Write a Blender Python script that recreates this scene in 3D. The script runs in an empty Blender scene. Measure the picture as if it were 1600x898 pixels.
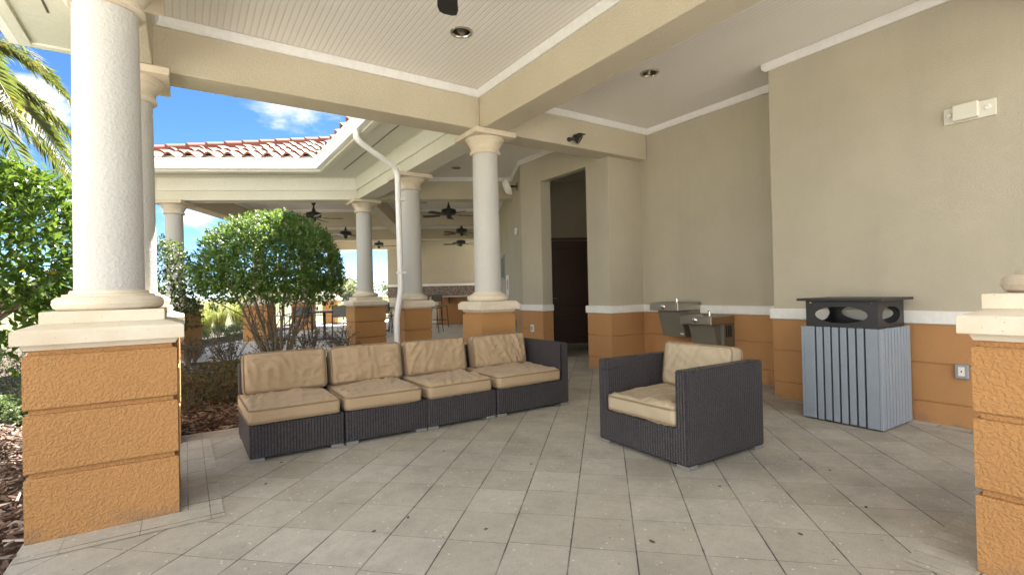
import bpy, bmesh, math, random
from mathutils import Vector, Matrix, noise
R_ = math.radians
random.seed(7)
SC = bpy.context.scene
COL = SC.collection

# ------------------------------------------------------------------ camera
H = 1.15
cam_d = bpy.data.cameras.new('camera'); cam = bpy.data.objects.new('camera', cam_d); COL.objects.link(cam)
cam_d.sensor_width = 36.0; cam_d.lens = 36.0 * 776.63 / 1600.0
cam_d.clip_start = 0.05; cam_d.clip_end = 3000
yaw, pitch, roll = R_(-33.3814), R_(0.4112), R_(-1.2873)
fwd = Vector((-math.sin(yaw) * math.cos(pitch), math.cos(yaw) * math.cos(pitch), math.sin(pitch)))
rt0 = Vector((math.cos(yaw), math.sin(yaw), 0)); up0 = rt0.cross(fwd)
rt = math.cos(roll) * rt0 + math.sin(roll) * up0
up = -math.sin(roll) * rt0 + math.cos(roll) * up0
m3 = Matrix((rt, up, -fwd)).transposed()
cam.matrix_world = Matrix.Translation((0, 0, H)) @ m3.to_4x4()
SC.camera = cam

# ------------------------------------------------------------------ sky, sun, exposure
SUN = Vector((0.60, 0.60, 1.0)).normalized()
sun_el = math.asin(SUN.z); sun_az = math.atan2(SUN.x, SUN.y)
W = bpy.data.worlds.new('World'); SC.world = W; W.use_nodes = True
wn, wl = W.node_tree.nodes, W.node_tree.links
wn.clear()
wo = wn.new('ShaderNodeOutputWorld'); bg = wn.new('ShaderNodeBackground'); wl.new(bg.outputs[0], wo.inputs[0])
sky = wn.new('ShaderNodeTexSky'); sky.sky_type = 'NISHITA'; sky.sun_disc = False
sky.sun_elevation = sun_el; sky.sun_rotation = sun_az
sky.altitude = 1500; sky.air_density = 0.7; sky.dust_density = 0.0; sky.ozone_density = 3.0
bg.inputs['Strength'].default_value = 0.05
# a partly cloudy sky: soft cumulus by direction, on a flat cloud layer
geo = wn.new('ShaderNodeTexCoord')
sep = wn.new('ShaderNodeSeparateXYZ'); wl.new(geo.outputs['Generated'], sep.inputs[0])
def wmath(op, a, b=None, c=None):
    n = wn.new('ShaderNodeMath'); n.operation = op
    for i, v in enumerate((a, b, c)):
        if v is None: continue
        if isinstance(v, (int, float)): n.inputs[i].default_value = v
        else: wl.new(v, n.inputs[i])
    return n.outputs[0]
zc = wmath('ADD', wmath('MAXIMUM', sep.outputs[2], 0.0), 0.18)
cmb = wn.new('ShaderNodeCombineXYZ')
wl.new(wmath('DIVIDE', sep.outputs[0], zc), cmb.inputs[0]); wl.new(wmath('DIVIDE', sep.outputs[1], zc), cmb.inputs[1])
def wnoise(scale, detail, rough, off):
    mp = wn.new('ShaderNodeVectorMath'); mp.operation = 'ADD'; mp.inputs[1].default_value = off
    wl.new(cmb.outputs[0], mp.inputs[0])
    n = wn.new('ShaderNodeTexNoise'); n.inputs['Scale'].default_value = scale; n.inputs['Detail'].default_value = detail
    n.inputs['Roughness'].default_value = rough; wl.new(mp.outputs[0], n.inputs['Vector']); return n.outputs['Fac']
n1 = wnoise(1.25, 8, 0.62, (3.3, 1.2, 0)); n2 = wnoise(3.4, 8, 0.6, (0.2, 7.1, 0))
cl = wmath('MULTIPLY_ADD', n2, 0.45, n1)
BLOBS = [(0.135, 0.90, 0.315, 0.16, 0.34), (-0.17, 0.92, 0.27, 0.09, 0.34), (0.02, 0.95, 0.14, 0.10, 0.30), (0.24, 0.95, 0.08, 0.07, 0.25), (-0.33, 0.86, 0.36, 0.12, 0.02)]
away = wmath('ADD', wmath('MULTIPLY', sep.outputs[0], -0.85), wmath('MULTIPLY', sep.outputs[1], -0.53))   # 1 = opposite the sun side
acc = wmath('MULTIPLY_ADD', wmath('MAXIMUM', away, -0.3), 0.42, cl)  # cover thickened behind and left, out of view, to light the interior
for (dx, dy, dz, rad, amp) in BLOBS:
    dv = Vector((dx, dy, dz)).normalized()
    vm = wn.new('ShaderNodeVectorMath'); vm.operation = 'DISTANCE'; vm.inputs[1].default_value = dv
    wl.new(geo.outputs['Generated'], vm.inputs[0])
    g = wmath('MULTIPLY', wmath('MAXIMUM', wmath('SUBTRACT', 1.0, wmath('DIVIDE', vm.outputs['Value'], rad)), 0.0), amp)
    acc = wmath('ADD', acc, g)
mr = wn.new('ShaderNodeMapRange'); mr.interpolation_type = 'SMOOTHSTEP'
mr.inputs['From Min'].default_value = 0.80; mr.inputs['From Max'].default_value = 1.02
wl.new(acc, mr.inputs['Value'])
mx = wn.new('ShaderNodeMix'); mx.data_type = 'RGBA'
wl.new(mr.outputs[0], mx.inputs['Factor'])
tint = wn.new('ShaderNodeHueSaturation'); tint.inputs['Saturation'].default_value = 1.16; tint.inputs['Value'].default_value = 0.70
wl.new(sky.outputs[0], tint.inputs['Color'])
wl.new(tint.outputs[0], mx.inputs['A']); 
front = wn.new('ShaderNodeMapRange'); wl.new(away, front.inputs['Value'])   # clouds behind and left, out of view, brightened to add light
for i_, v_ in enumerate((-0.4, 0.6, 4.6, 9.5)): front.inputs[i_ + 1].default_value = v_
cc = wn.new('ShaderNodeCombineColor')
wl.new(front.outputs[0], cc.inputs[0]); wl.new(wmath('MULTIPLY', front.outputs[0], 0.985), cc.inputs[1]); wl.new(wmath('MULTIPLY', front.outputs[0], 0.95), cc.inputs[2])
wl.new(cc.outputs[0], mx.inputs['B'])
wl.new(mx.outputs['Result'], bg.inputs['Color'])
sd = bpy.data.lights.new('sun', 'SUN'); sd.energy = 5.0; sd.angle = R_(0.53); sd.color = (1.0, 0.955, 0.89)
so = bpy.data.objects.new('sun', sd); COL.objects.link(so)
so.rotation_euler = SUN.to_track_quat('Z', 'Y').to_euler(); so.location = (-4, 12, 20)
SC.view_settings.view_transform = 'Standard'; SC.view_settings.look = 'None'
SC.view_settings.exposure = 2.85; SC.view_settings.gamma = 1.0
SC.view_settings.use_curve_mapping = False
SC.render.engine = 'CYCLES'
SC.cycles.max_bounces = 10; SC.cycles.diffuse_bounces = 6; SC.cycles.glossy_bounces = 3
SC.cycles.use_denoising = True

# ------------------------------------------------------------------ helpers
def thing(name, label, cat, loc=(0, 0, 0), rot=0.0, group=None):
    o = bpy.data.objects.new(name, None); COL.objects.link(o)
    o.location = (*loc, 0.0)[:3]; o.rotation_euler = (0, 0, rot); o.empty_display_size = 0.1
    o['label'] = label; o['category'] = cat
    if group: o['group'] = group
    return o
def tag(o, label, cat, group=None):
    o['label'] = label; o['category'] = cat
    if group: o['group'] = group
    return o
def inv(p):
    return (Matrix.Translation(p.location) @ p.rotation_euler.to_matrix().to_4x4()).inverted()
def obj(name, bm, mat, parent=None, world=True, ang=35, flat=False, root=None):
    """links bm as ONE mesh object; geometry given in world coordinates is moved into its parent's frame"""
    me = bpy.data.meshes.new(name)
    if world and (root or parent) is not None: bm.transform(inv(root or parent))
    bmesh.ops.recalc_face_normals(bm, faces=bm.faces) if not flat else None
    bm.to_mesh(me); bm.free()
    if mat is not None: me.materials.append(mat)
    if not flat:
        for p in me.polygons: p.use_smooth = True
        me.set_sharp_from_angle(angle=R_(ang))
    o = bpy.data.objects.new(name, me); COL.objects.link(o)
    if parent is not None: o.parent = parent
    return o
def struct(name, bm, mat, **k):
    o = obj(name, bm, mat, **k); o['kind'] = 'structure'; return o
def B(): return bmesh.new()
def add_box(bm, x0, x1, y0, y1, z0, z1, M=None, bev=0.0, seg=1):
    vs = [bm.verts.new(Vector(p)) for p in ((x0, y0, z0), (x1, y0, z0), (x1, y1, z0), (x0, y1, z0), (x0, y0, z1), (x1, y0, z1), (x1, y1, z1), (x0, y1, z1))]
    fs = [bm.faces.new([vs[i] for i in f]) for f in ((3, 2, 1, 0), (4, 5, 6, 7), (0, 1, 5, 4), (1, 2, 6, 5), (2, 3, 7, 6), (3, 0, 4, 7))]
    if bev > 0:
        es = set(e for f in fs for e in f.edges)
        r = bmesh.ops.bevel(bm, geom=list(es), offset=bev, segments=seg, affect='EDGES', profile=0.5)
        vs = list(set(v for f in r['faces'] for v in f.verts) | set(v for v in vs if v.is_valid))
    if M is not None:
        bmesh.ops.transform(bm, matrix=M, verts=vs)
    return vs
def box(*a, **k):
    bm = B(); add_box(bm, *a, **k); return bm
def add_lathe(bm, prof, c=(0, 0), n=32, M=None):
    rings = []
    for r, z in prof:
        rings.append([bm.verts.new((c[0] + r * math.cos(2 * math.pi * i / n), c[1] + r * math.sin(2 * math.pi * i / n), z)) for i in range(n)] if r > 1e-6 else [bm.verts.new((c[0], c[1], z))])
    vs = [v for r in rings for v in r]
    for a, b in zip(rings, rings[1:]):
        if len(a) == 1 and len(b) == 1: continue
        for i in range(n):
            j = (i + 1) % n
            if len(a) == 1: bm.faces.new((a[0], b[j], b[i]))
            elif len(b) == 1: bm.faces.new((a[i], a[j], b[0]))
            else: bm.faces.new((a[i], a[j], b[j], b[i]))
    if len(rings[0]) > 1: bm.faces.new(list(reversed(rings[0])))
    if len(rings[-1]) > 1: bm.faces.new(rings[-1])
    if M is not None: bmesh.ops.transform(bm, matrix=M, verts=vs)
    return vs
def add_square_loft(bm, prof, c=(0, 0)):
    rings = []
    for h, z in prof:
        rings.append([bm.verts.new((c[0] + sx * h, c[1] + sy * h, z)) for sx, sy in ((-1, -1), (1, -1), (1, 1), (-1, 1))])
    for a, b in zip(rings, rings[1:]):
        for i in range(4):
            j = (i + 1) % 4; bm.faces.new((a[i], a[j], b[j], b[i]))
    bm.faces.new(list(reversed(rings[0]))); bm.faces.new(rings[-1])
def add_tube(bm, pts, rad, n=8, cap=True):
    pts = [Vector(p) for p in pts]
    rads = rad if isinstance(rad, (list, tuple)) else [rad] * len(pts)
    rings = []; prev = None
    for i, p in enumerate(pts):
        t = (pts[min(i + 1, len(pts) - 1)] - pts[max(i - 1, 0)])
        if t.length < 1e-9: t = Vector((0, 0, 1))
        t.normalize()
        if prev is None:
            a = Vector((0, 0, 1)) if abs(t.z) < 0.9 else Vector((1, 0, 0))
            u = t.cross(a).normalized()
        else:
            u = (prev - t * prev.dot(t)).normalized()
        prev = u; w = t.cross(u)
        rings.append([bm.verts.new(p + (u * math.cos(2 * math.pi * k / n) + w * math.sin(2 * math.pi * k / n)) * rads[i]) for k in range(n)])
    for a, b in zip(rings, rings[1:]):
        for i in range(n):
            j = (i + 1) % n; bm.faces.new((a[i], a[j], b[j], b[i]))
    if cap:
        bm.faces.new(list(reversed(rings[0]))); bm.faces.new(rings[-1])
def add_bar(bm, p, q, w, h, upv=(0, 0, 1)):
    p, q = Vector(p), Vector(q); t = (q - p); L = t.length; t.normalize()
    u = Vector(upv).cross(t)
    if u.length < 1e-4: u = Vector((1, 0, 0)).cross(t)
    u.normalize(); v = t.cross(u)
    M = Matrix((u, v, t)).transposed().to_4x4(); M.translation = p
    add_box(bm, -w / 2, w / 2, -h / 2, h / 2, 0, L, M=M)
def mitre(pts, closed):
    P = [Vector((p[0], p[1])) for p in pts]; n = len(P); out = []
    nr = lambda a, b: Vector((-(b - a).y, (b - a).x)).normalized()
    for i in range(n):
        if closed or 0 < i < n - 1:
            n0 = nr(P[i - 1], P[i]); n1_ = nr(P[i], P[(i + 1) % n])
            m = n0 + n1_; m = m / (m.length_squared) * 2 if m.length > 1e-6 else n0
        elif i == 0: m = nr(P[0], P[1])
        else: m = nr(P[-2], P[-1])
        out.append(m)
    return P, out
def add_sweep(bm, pts, prof, closed=False, segs=None):
    """sweeps the closed profile [(offset to the left, z)] along a plan path, mitred"""
    P, Mv = mitre(pts, closed); n = len(P); ns = n if closed else n - 1
    for s in (range(ns) if segs is None else segs):
        i, j = s, (s + 1) % n
        a = [bm.verts.new((P[i].x + Mv[i].x * o, P[i].y + Mv[i].y * o, z)) for o, z in prof]
        b = [bm.verts.new((P[j].x + Mv[j].x * o, P[j].y + Mv[j].y * o, z)) for o, z in prof]
        k = len(prof)
        for t in range(k):
            u = (t + 1) % k
            bm.faces.new((a[t], b[t], b[u], a[u]))
        if not closed:
            bm.faces.new(list(reversed(a))); bm.faces.new(b)
        elif segs is not None:
            bm.faces.new(list(reversed(a))); bm.faces.new(b)
    if closed and segs is None: bmesh.ops.remove_doubles(bm, verts=bm.verts, dist=1e-5)
    return bm
def sweep(*a, **k): return add_sweep(B(), *a, **k)
def add_prism(bm, poly, z0, z1):
    a = [bm.verts.new((p[0], p[1], z0)) for p in poly]; b = [bm.verts.new((p[0], p[1], z1)) for p in poly]
    n = len(poly); bm.faces.new(list(reversed(a))); bm.faces.new(b)
    for i in range(n):
        j = (i + 1) % n; bm.faces.new((a[i], a[j], b[j], b[i]))
def sheet(poly, z, holes=()):
    bm = B(); loops = [poly] + list(holes); es = []
    for lp in loops:
        vs = [bm.verts.new((p[0], p[1], z)) for p in lp]
        es += [bm.edges.new((vs[i], vs[(i + 1) % len(vs)])) for i in range(len(vs))]
    if holes: bmesh.ops.triangle_fill(bm, use_beauty=True, edges=es)
    else: bm.faces.new(bm.verts[:])
    return bm
def copy_tree(o, parent=None):
    c = o.copy(); COL.objects.link(c)
    if parent is not None: c.parent = parent
    for ch in list(o.children): copy_tree(ch, c)
    return c
# facade frame of the rear pavilion (turned 27.6 degrees)
C0 = Vector((3.0, 9.85)); EV = Vector((0.886, -0.4637)).normalized(); DV = Vector((-EV.y, EV.x))
FROT = math.atan2(EV.y, EV.x)
def F(e, d): v = C0 + EV * e + DV * d; return (v.x, v.y)
FM = Matrix.Translation((C0.x, C0.y, 0)) @ Matrix.Rotation(FROT, 4, 'Z')
def fbox(bm, e0, e1, d0, d1, z0, z1, **k): return add_box(bm, e0, e1, d0, d1, z0, z1, M=FM, **k)

# ------------------------------------------------------------------ materials
def new_mat(name):
    m = bpy.data.materials.new(name); m.use_nodes = True
    return m, m.node_tree.nodes, m.node_tree.links, m.node_tree.nodes['Principled BSDF']
class NB:
    def __init__(s, name):
        s.m, s.n, s.l, s.p = new_mat(name)
        s.tc = s.n.new('ShaderNodeTexCoord'); s.geo = s.n.new('ShaderNodeNewGeometry')
        s.pos = s.tc.outputs['Object']
    def math(s, op, a, b=None, c=None):
        n = s.n.new('ShaderNodeMath'); n.operation = op
        for i, v in enumerate((a, b, c)):
            if v is None: continue
            if isinstance(v, (int, float)): n.inputs[i].default_value = v
            else: s.l.new(v, n.inputs[i])
        return n.outputs[0]
    def noise(s, scale, detail=4, rough=0.55, vec=None, stretch=None):
        n = s.n.new('ShaderNodeTexNoise'); n.inputs['Scale'].default_value = scale
        n.inputs['Detail'].default_value = detail; n.inputs['Roughness'].default_value = rough
        v = vec or s.pos
        if stretch:
            mp = s.n.new('ShaderNodeMapping'); mp.inputs['Scale'].default_value = stretch; s.l.new(v, mp.inputs[0]); v = mp.outputs[0]
        s.l.new(v, n.inputs['Vector']); return n.outputs['Fac']
    def voronoi(s, scale, feat='F1', vec=None):
        n = s.n.new('ShaderNodeTexVoronoi'); n.inputs['Scale'].default_value = scale; n.feature = feat
        s.l.new(vec or s.pos, n.inputs['Vector']); return n
    def ramp(s, fac, stops):
        n = s.n.new('ShaderNodeValToRGB'); s.l.new(fac, n.inputs[0]); e = n.color_ramp.elements
        while len(e) < len(stops): e.new(0.5)
        for i, (p, c) in enumerate(stops):
            e[i].position = p; e[i].color = (c, c, c, 1) if isinstance(c, (int, float)) else (*c, 1)
        return n.outputs[0]
    def range(s, v, a, b, c=0.0, d=1.0):
        n = s.n.new('ShaderNodeMapRange'); s.l.new(v, n.inputs[0])
        for i, x in enumerate((a, b, c, d)): n.inputs[i + 1].default_value = x
        return n.outputs[0]
    def mix(s, fac, a, b, mode='MIX'):
        n = s.n.new('ShaderNodeMix'); n.data_type = 'RGBA'; n.blend_type = mode
        if isinstance(fac, (int, float)): n.inputs['Factor'].default_value = fac
        else: s.l.new(fac, n.inputs['Factor'])
        for k, v in (('A', a), ('B', b)):
            if isinstance(v, (tuple, list)): n.inputs[k].default_value = (*v[:3], 1)
            elif isinstance(v, (int, float)): n.inputs[k].default_value = (v, v, v, 1)
            else: s.l.new(v, n.inputs[k])
        return n.outputs['Result']
    def bump(s, h, strength=0.3, dist=0.01, nrm=None):
        n = s.n.new('ShaderNodeBump'); n.inputs['Strength'].default_value = strength; n.inputs['Distance'].default_value = dist
        s.l.new(h, n.inputs['Height'])
        if nrm is not None: s.l.new(nrm, n.inputs['Normal'])
        return n.outputs[0]
    def set(s, col=None, rough=None, nrm=None, metal=None, **k):
        for key, v in (('Base Color', col), ('Roughness', rough), ('Normal', nrm), ('Metallic', metal)):
            if v is None: continue
            if isinstance(v, (tuple, list)): s.p.inputs[key].default_value = (*v[:3], 1)
            elif isinstance(v, (int, float)): s.p.inputs[key].default_value = v
            else: s.l.new(v, s.p.inputs[key])
        for key, v in k.items(): s.p.inputs[key.replace('_', ' ')].default_value = v
        return s.m
def stucco(name, col, scale=55, bump=0.35, dist=0.006, var=0.10, rough=0.88, blot=0.0, grime=False, streak=False):
    b = NB(name)
    big = b.noise(1.3, 5, 0.6); fine = b.noise(scale, 3, 0.6); mid = b.noise(scale * 0.42, 2, 0.5)
    c2 = tuple(x * (1 - var * 1.6) for x in col); c1 = tuple(min(1, x * (1 + var * 0.5)) for x in col)
    c = b.mix(b.range(big, 0.3, 0.7), c2, c1)
    c = b.mix(b.math('MULTIPLY', b.range(fine, 0.35, 0.6, 1, 0), 0.16), c, tuple(x * 0.55 for x in col))
    if grime:
        sp = b.n.new('ShaderNodeSeparateXYZ'); b.l.new(b.geo.outputs['Position'], sp.inputs[0])
        low = b.math('MULTIPLY', b.range(sp.outputs[2], 0.0, 0.10, 1, 0), b.range(b.noise(9, 4), 0.42, 0.62))
        c = b.mix(b.math('MULTIPLY', low, 0.5), c, (0.16, 0.13, 0.10))
    if streak:
        c = b.mix(b.math('MULTIPLY', b.range(b.noise(3.5, 5, 0.65, stretch=(1, 1, 0.12)), 0.52, 0.75), 0.16), c, tuple(x * 0.62 for x in col))
        c = b.mix(b.math('MULTIPLY', b.range(b.noise(340, 2, 0.5), 0.56, 0.7), 0.16), c, tuple(x * 0.5 for x in col))
    h = b.math('ADD', b.math('MULTIPLY', b.range(mid, 0.42, 0.62), 0.7), b.math('MULTIPLY', fine, 0.5))
    return b.set(c, rough, b.bump(h, bump, dist))
M = {}
M['wall'] = stucco('wall_stucco', (0.485, 0.437, 0.335), 230, 0.4, 0.004, 0.06, streak=True)
M['beam'] = stucco('beam_stucco', (0.555, 0.492, 0.365), 150, 0.6, 0.006, 0.05)
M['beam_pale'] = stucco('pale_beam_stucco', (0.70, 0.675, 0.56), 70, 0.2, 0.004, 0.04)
M['orange'] = stucco('orange_stucco', (0.47, 0.242, 0.088), 190, 0.75, 0.006, 0.07, grime=True)
M['orange_wall'] = stucco('orange_wall_stucco', (0.45, 0.232, 0.092), 190, 0.35, 0.004, 0.06, grime=True)
M['shaft'] = stucco('white_stucco', (0.55, 0.537, 0.50), 130, 0.4, 0.006, 0.03)
M['trim'] = stucco('white_trim', (0.78, 0.77, 0.73), 20, 0.04, 0.002, 0.03, 0.45)
M['soffit'] = stucco('soffit_paint', (0.72, 0.705, 0.615), 30, 0.04, 0.002, 0.02, 0.6)
M['frieze'] = stucco('frieze_paint', (0.77, 0.755, 0.67), 30, 0.05, 0.002, 0.02, 0.6)

b = NB('cast_stone')
pits = b.voronoi(38).outputs['Distance']; blot = b.noise(3.2, 6, 0.65)
c = b.mix(b.range(blot, 0.35, 0.7), (0.60, 0.50, 0.37), (0.70, 0.645, 0.52))
c = b.mix(b.math('MULTIPLY', b.range(pits, 0.05, 0.14, 1, 0), 0.6), c, (0.33, 0.25, 0.16))
rust = b.math('MULTIPLY', b.range(b.noise(2.1, 6, 0.7, stretch=(1, 1, 0.35)), 0.60, 0.70), 0.45)
c = b.mix(rust, c, (0.42, 0.26, 0.12))
M['stone'] = b.set(c, 0.8, b.bump(b.math('ADD', b.range(pits, 0.02, 0.16), b.noise(30, 3)), 0.3, 0.004))

def bead(name, rotated):
    b = NB(name)
    sp = b.n.new('ShaderNodeSeparateXYZ'); b.l.new(b.geo.outputs['Position'], sp.inputs[0])
    if rotated:
        v = b.math('ADD', b.math('MULTIPLY', sp.outputs[0], DV.x), b.math('MULTIPLY', sp.outputs[1], DV.y))
    else: v = sp.outputs[0]
    fr = b.math('FRACT', b.math('DIVIDE', v, 0.0508)); d = b.math('ABSOLUTE', b.math('SUBTRACT', fr, 0.5))
    groove = b.range(d, 0.36, 0.46)
    c = b.mix(b.math('MULTIPLY', groove, 0.22), b.mix(b.range(b.noise(0.9, 3), 0.3, 0.7), (0.82, 0.79, 0.725), (0.85, 0.82, 0.765)), (0.45, 0.42, 0.36))
    return b.set(c, 0.5, b.bump(b.math('SUBTRACT', 1.0, groove), 0.6, 0.006))
M['bead'] = bead('beadboard_ceiling', False); M['bead2'] = bead('beadboard_ceiling_turned', True)

# pavers, 45 degrees to the walls
def paver(name, ang, wu, wv, base1, base2, joint_dark=(0.055, 0.05, 0.045), ju=0.0022, jv=0.0032, off=(0, 0), damp=True, speck=1.0, stagger=0.02):
    b = NB(name)
    mp = b.n.new('ShaderNodeMapping'); mp.inputs['Rotation'].default_value = (0, 0, -ang); b.l.new(b.geo.outputs['Position'], mp.inputs[0])
    sp = b.n.new('ShaderNodeSeparateXYZ'); b.l.new(mp.outputs[0], sp.inputs[0])
    v = b.math('DIVIDE', b.math('SUBTRACT', sp.outputs[1], off[1]), wv); row = b.math('FLOOR', v); fv = b.math('FRACT', v)
    wn_ = b.n.new('ShaderNodeTexWhiteNoise'); wn_.noise_dimensions = '1D'; b.l.new(row, wn_.inputs['W'])
    u = b.math('ADD', b.math('DIVIDE', b.math('SUBTRACT', sp.outputs[0], off[0]), wu), b.math('MULTIPLY', wn_.outputs['Value'], stagger / wu))
    cellu = b.math('FLOOR', u); fu = b.math('FRACT', u)
    cb = b.n.new('ShaderNodeCombineXYZ'); b.l.new(cellu, cb.inputs[0]); b.l.new(row, cb.inputs[1])
    w2 = b.n.new('ShaderNodeTexWhiteNoise'); w2.noise_dimensions = '2D'; b.l.new(cb.outputs[0], w2.inputs['Vector'])
    du = b.math('MULTIPLY', b.math('MINIMUM', fu, b.math('SUBTRACT', 1.0, fu)), wu)
    dv = b.math('MULTIPLY', b.math('MINIMUM', fv, b.math('SUBTRACT', 1.0, fv)), wv)
    wob = b.math('MULTIPLY', b.math('SUBTRACT', b.noise(14, 3), 0.5), 0.004)
    du = b.math('ADD', du, wob); dv = b.math('ADD', dv, wob)
    ku = b.math('MULTIPLY', b.range(du, ju * 0.5, ju * 1.5, 1, 0), 0.55); kv = b.range(dv, jv * 0.5, jv * 1.4, 1, 0)
    j = b.math('MAXIMUM', ku, kv)
    # old joints are packed with sand in places
    patch = b.range(b.noise(2.3, 4, 0.6), 0.34, 0.56, 0.3, 1.0)
    c = b.mix(w2.outputs['Value'], base1, base2)
    blot = b.noise(4.5, 6, 0.68); c = b.mix(b.math('MULTIPLY', b.range(blot, 0.42, 0.72), 0.45), c, tuple(x * 0.66 for x in base1))
    c = b.mix(b.math('MULTIPLY', b.range(b.noise(26, 5, 0.7), 0.45, 0.75), 0.28), c, tuple(x * 0.55 for x in base1))
    if damp:
        st = b.noise(0.75, 5, 0.62)
        c = b.mix(b.math('MULTIPLY', b.range(st, 0.45, 0.66), 0.46), c, (0.15, 0.13, 0.095))
    vo = b.voronoi(24); r1 = b.n.new('ShaderNodeSeparateColor'); b.l.new(vo.outputs['Color'], r1.inputs[0])
    fl = b.math('MULTIPLY', b.range(vo.outputs['Distance'], 0.10, 0.19, 1, 0), b.math('GREATER_THAN', r1.outputs[0], 0.60))
    c = b.mix(b.math('MULTIPLY', fl, 0.62 * speck), c, (0.75, 0.72, 0.66))
    fd = b.math('MULTIPLY', b.range(vo.outputs['Distance'], 0.08, 0.14, 1, 0), b.math('LESS_THAN', r1.outputs[0], 0.07))
    gr = b.noise(150, 3, 0.6); c = b.mix(b.math('MULTIPLY', b.range(gr, 0.5, 0.72), 0.35), c, tuple(x * 0.5 for x in base1)); c = b.mix(b.math('MULTIPLY', b.range(gr, 0.28, 0.45, 1, 0), 0.25), c, (0.62, 0.60, 0.55))
    c = b.mix(b.math('MULTIPLY', fd, 0.7 * speck), c, (0.06, 0.05, 0.04))
    c = b.mix(b.math('MULTIPLY', j, patch), c, joint_dark)
    hgt = b.math('ADD', b.math('MULTIPLY', b.math('SUBTRACT', 1.0, j), 1.0), b.math('MULTIPLY', b.noise(60, 3), 0.22))
    hgt = b.math('ADD', hgt, b.math('MULTIPLY', w2.outputs['Value'], 0.15))
    rr = b.range(blot, 0.3, 0.7, 0.62, 0.85)
    return b.set(c, rr, b.bump(hgt, 0.35, 0.004))
A46 = R_(46.2)
P1, P2 = (0.41, 0.38, 0.318), (0.495, 0.468, 0.408)
M['paver'] = paver('concrete_paver', A46, 0.302, 0.2865, P1, P2, off=(0.135, -0.115))
M['border_y'] = paver('border_paver', 0, 0.30, 0.205, P1, (0.52, 0.49, 0.43), off=(0.1, 0.02), damp=False, stagger=0)
M['border_x'] = paver('border_paver_cross', 0, 0.10, 0.30, P1, (0.52, 0.49, 0.43), off=(0.1, 0.02), damp=False, stagger=0)
M['patio'] = paver('patio_paver', FROT + R_(45), 0.30, 0.30, (0.60, 0.58, 0.53), (0.70, 0.68, 0.62), damp=False)

M['bounce_walk'] = paver('pale_bounce_walk', 0.3, 1.5, 1.5, (0.70, 0.67, 0.60), (0.75, 0.72, 0.66), damp=False)  # made-up pale ground, its colour chosen to bounce light onto the ceilings
def simple(name, col, rough=0.5, metal=0.0, nscale=0, nvar=0.15, bump=0.0, **k):
    b = NB(name); c = col; n = None
    if nscale:
        f = b.noise(nscale, 4, 0.6); c = b.mix(f, tuple(x * (1 - nvar) for x in col), tuple(min(1, x * (1 + nvar)) for x in col))
        if bump: n = b.bump(f, bump, 0.003)
    return b.set(c, rough, n, metal, **k)
M['black'] = simple('black_metal', (0.018, 0.018, 0.02), 0.42, 0.0, 30, 0.2)
M['blackfan'] = simple('black_fan_metal', (0.014, 0.014, 0.014), 0.5, 0.0, 12, 0.2)
M['blade'] = simple('black_fan_blade', (0.016, 0.014, 0.013), 0.55, 0.0, 9, 0.25)
M['chrome'] = simple('chrome', (0.75, 0.74, 0.72), 0.12, 1.0)
M['can'] = simple('can_reflector', (0.74, 0.70, 0.62), 0.22, 1.0)
M['white'] = simple('white_plastic', (0.74, 0.73, 0.69), 0.4, 0, 8, 0.05)
M['gutter'] = simple('white_gutter_paint', (0.87, 0.87, 0.86), 0.35, 0, 3, 0.04)
M['cream'] = simple('cream_plastic', (0.68, 0.65, 0.55), 0.45, 0, 8, 0.05)
M['foot'] = simple('grey_foot', (0.24, 0.235, 0.225), 0.45, 0.3, 20, 0.2)
M['grey'] = simple('grey_metal', (0.30, 0.31, 0.33), 0.5, 0.3, 20, 0.1)
M['red'] = simple('red_paint', (0.45, 0.02, 0.03), 0.5)
M['lens'] = simple('lamp_glass', (0.20, 0.22, 0.23), 0.12, 0.0, Coat_Weight=0.5)
M['greychair'] = simple('grey_chair_sling', (0.20, 0.20, 0.18), 0.7, 0, 40, 0.1)
M['slot'] = simple('dark_vent', (0.10, 0.085, 0.06), 0.9)
b = NB('brushed_steel'); f = b.noise(4, 5, 0.6, stretch=(1, 1, 40))
M['steel'] = b.set(b.mix(f, (0.40, 0.38, 0.34), (0.50, 0.48, 0.43)), b.range(f, 0.3, 0.7, 0.30, 0.42), None, 1.0)
b = NB('bronze_panel'); f = b.noise(3, 5, 0.6, stretch=(30, 30, 1))
M['bronze'] = b.set(b.mix(f, (0.19, 0.172, 0.137), (0.24, 0.22, 0.175)), 0.38, None, 0.3)
b = NB('granite'); v = b.voronoi(55); f = b.n.new('ShaderNodeSeparateColor'); b.l.new(v.outputs['Color'], f.inputs[0])
M['granite'] = b.set(b.ramp(f.outputs[0], [(0.0, (0.03, 0.022, 0.018)), (0.5, (0.10, 0.07, 0.05)), (0.8, (0.22, 0.16, 0.12)), (1.0, (0.36, 0.30, 0.26))]), 0.3)
M['counter'] = simple('pale_counter', (0.55, 0.50, 0.44), 0.3, 0, 60, 0.2)
b = NB('dark_wood'); f = b.noise(5, 5, 0.6, stretch=(1, 14, 0.6))
M['door'] = b.set(b.mix(f, (0.075, 0.036, 0.025), (0.11, 0.055, 0.037)), 0.38)
# trash can recycled plastic boards
b = NB('grey_blue_board'); f = b.noise(120, 3, 0.7); g = b.noise(9, 4)
c = b.mix(g, (0.215, 0.258, 0.31), (0.265, 0.31, 0.362)); c = b.mix(b.range(f, 0.45, 0.7, 0, 0.5), c, (0.36, 0.40, 0.45))
M['board'] = b.set(c, 0.6, b.bump(f, 0.1, 0.002))
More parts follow.
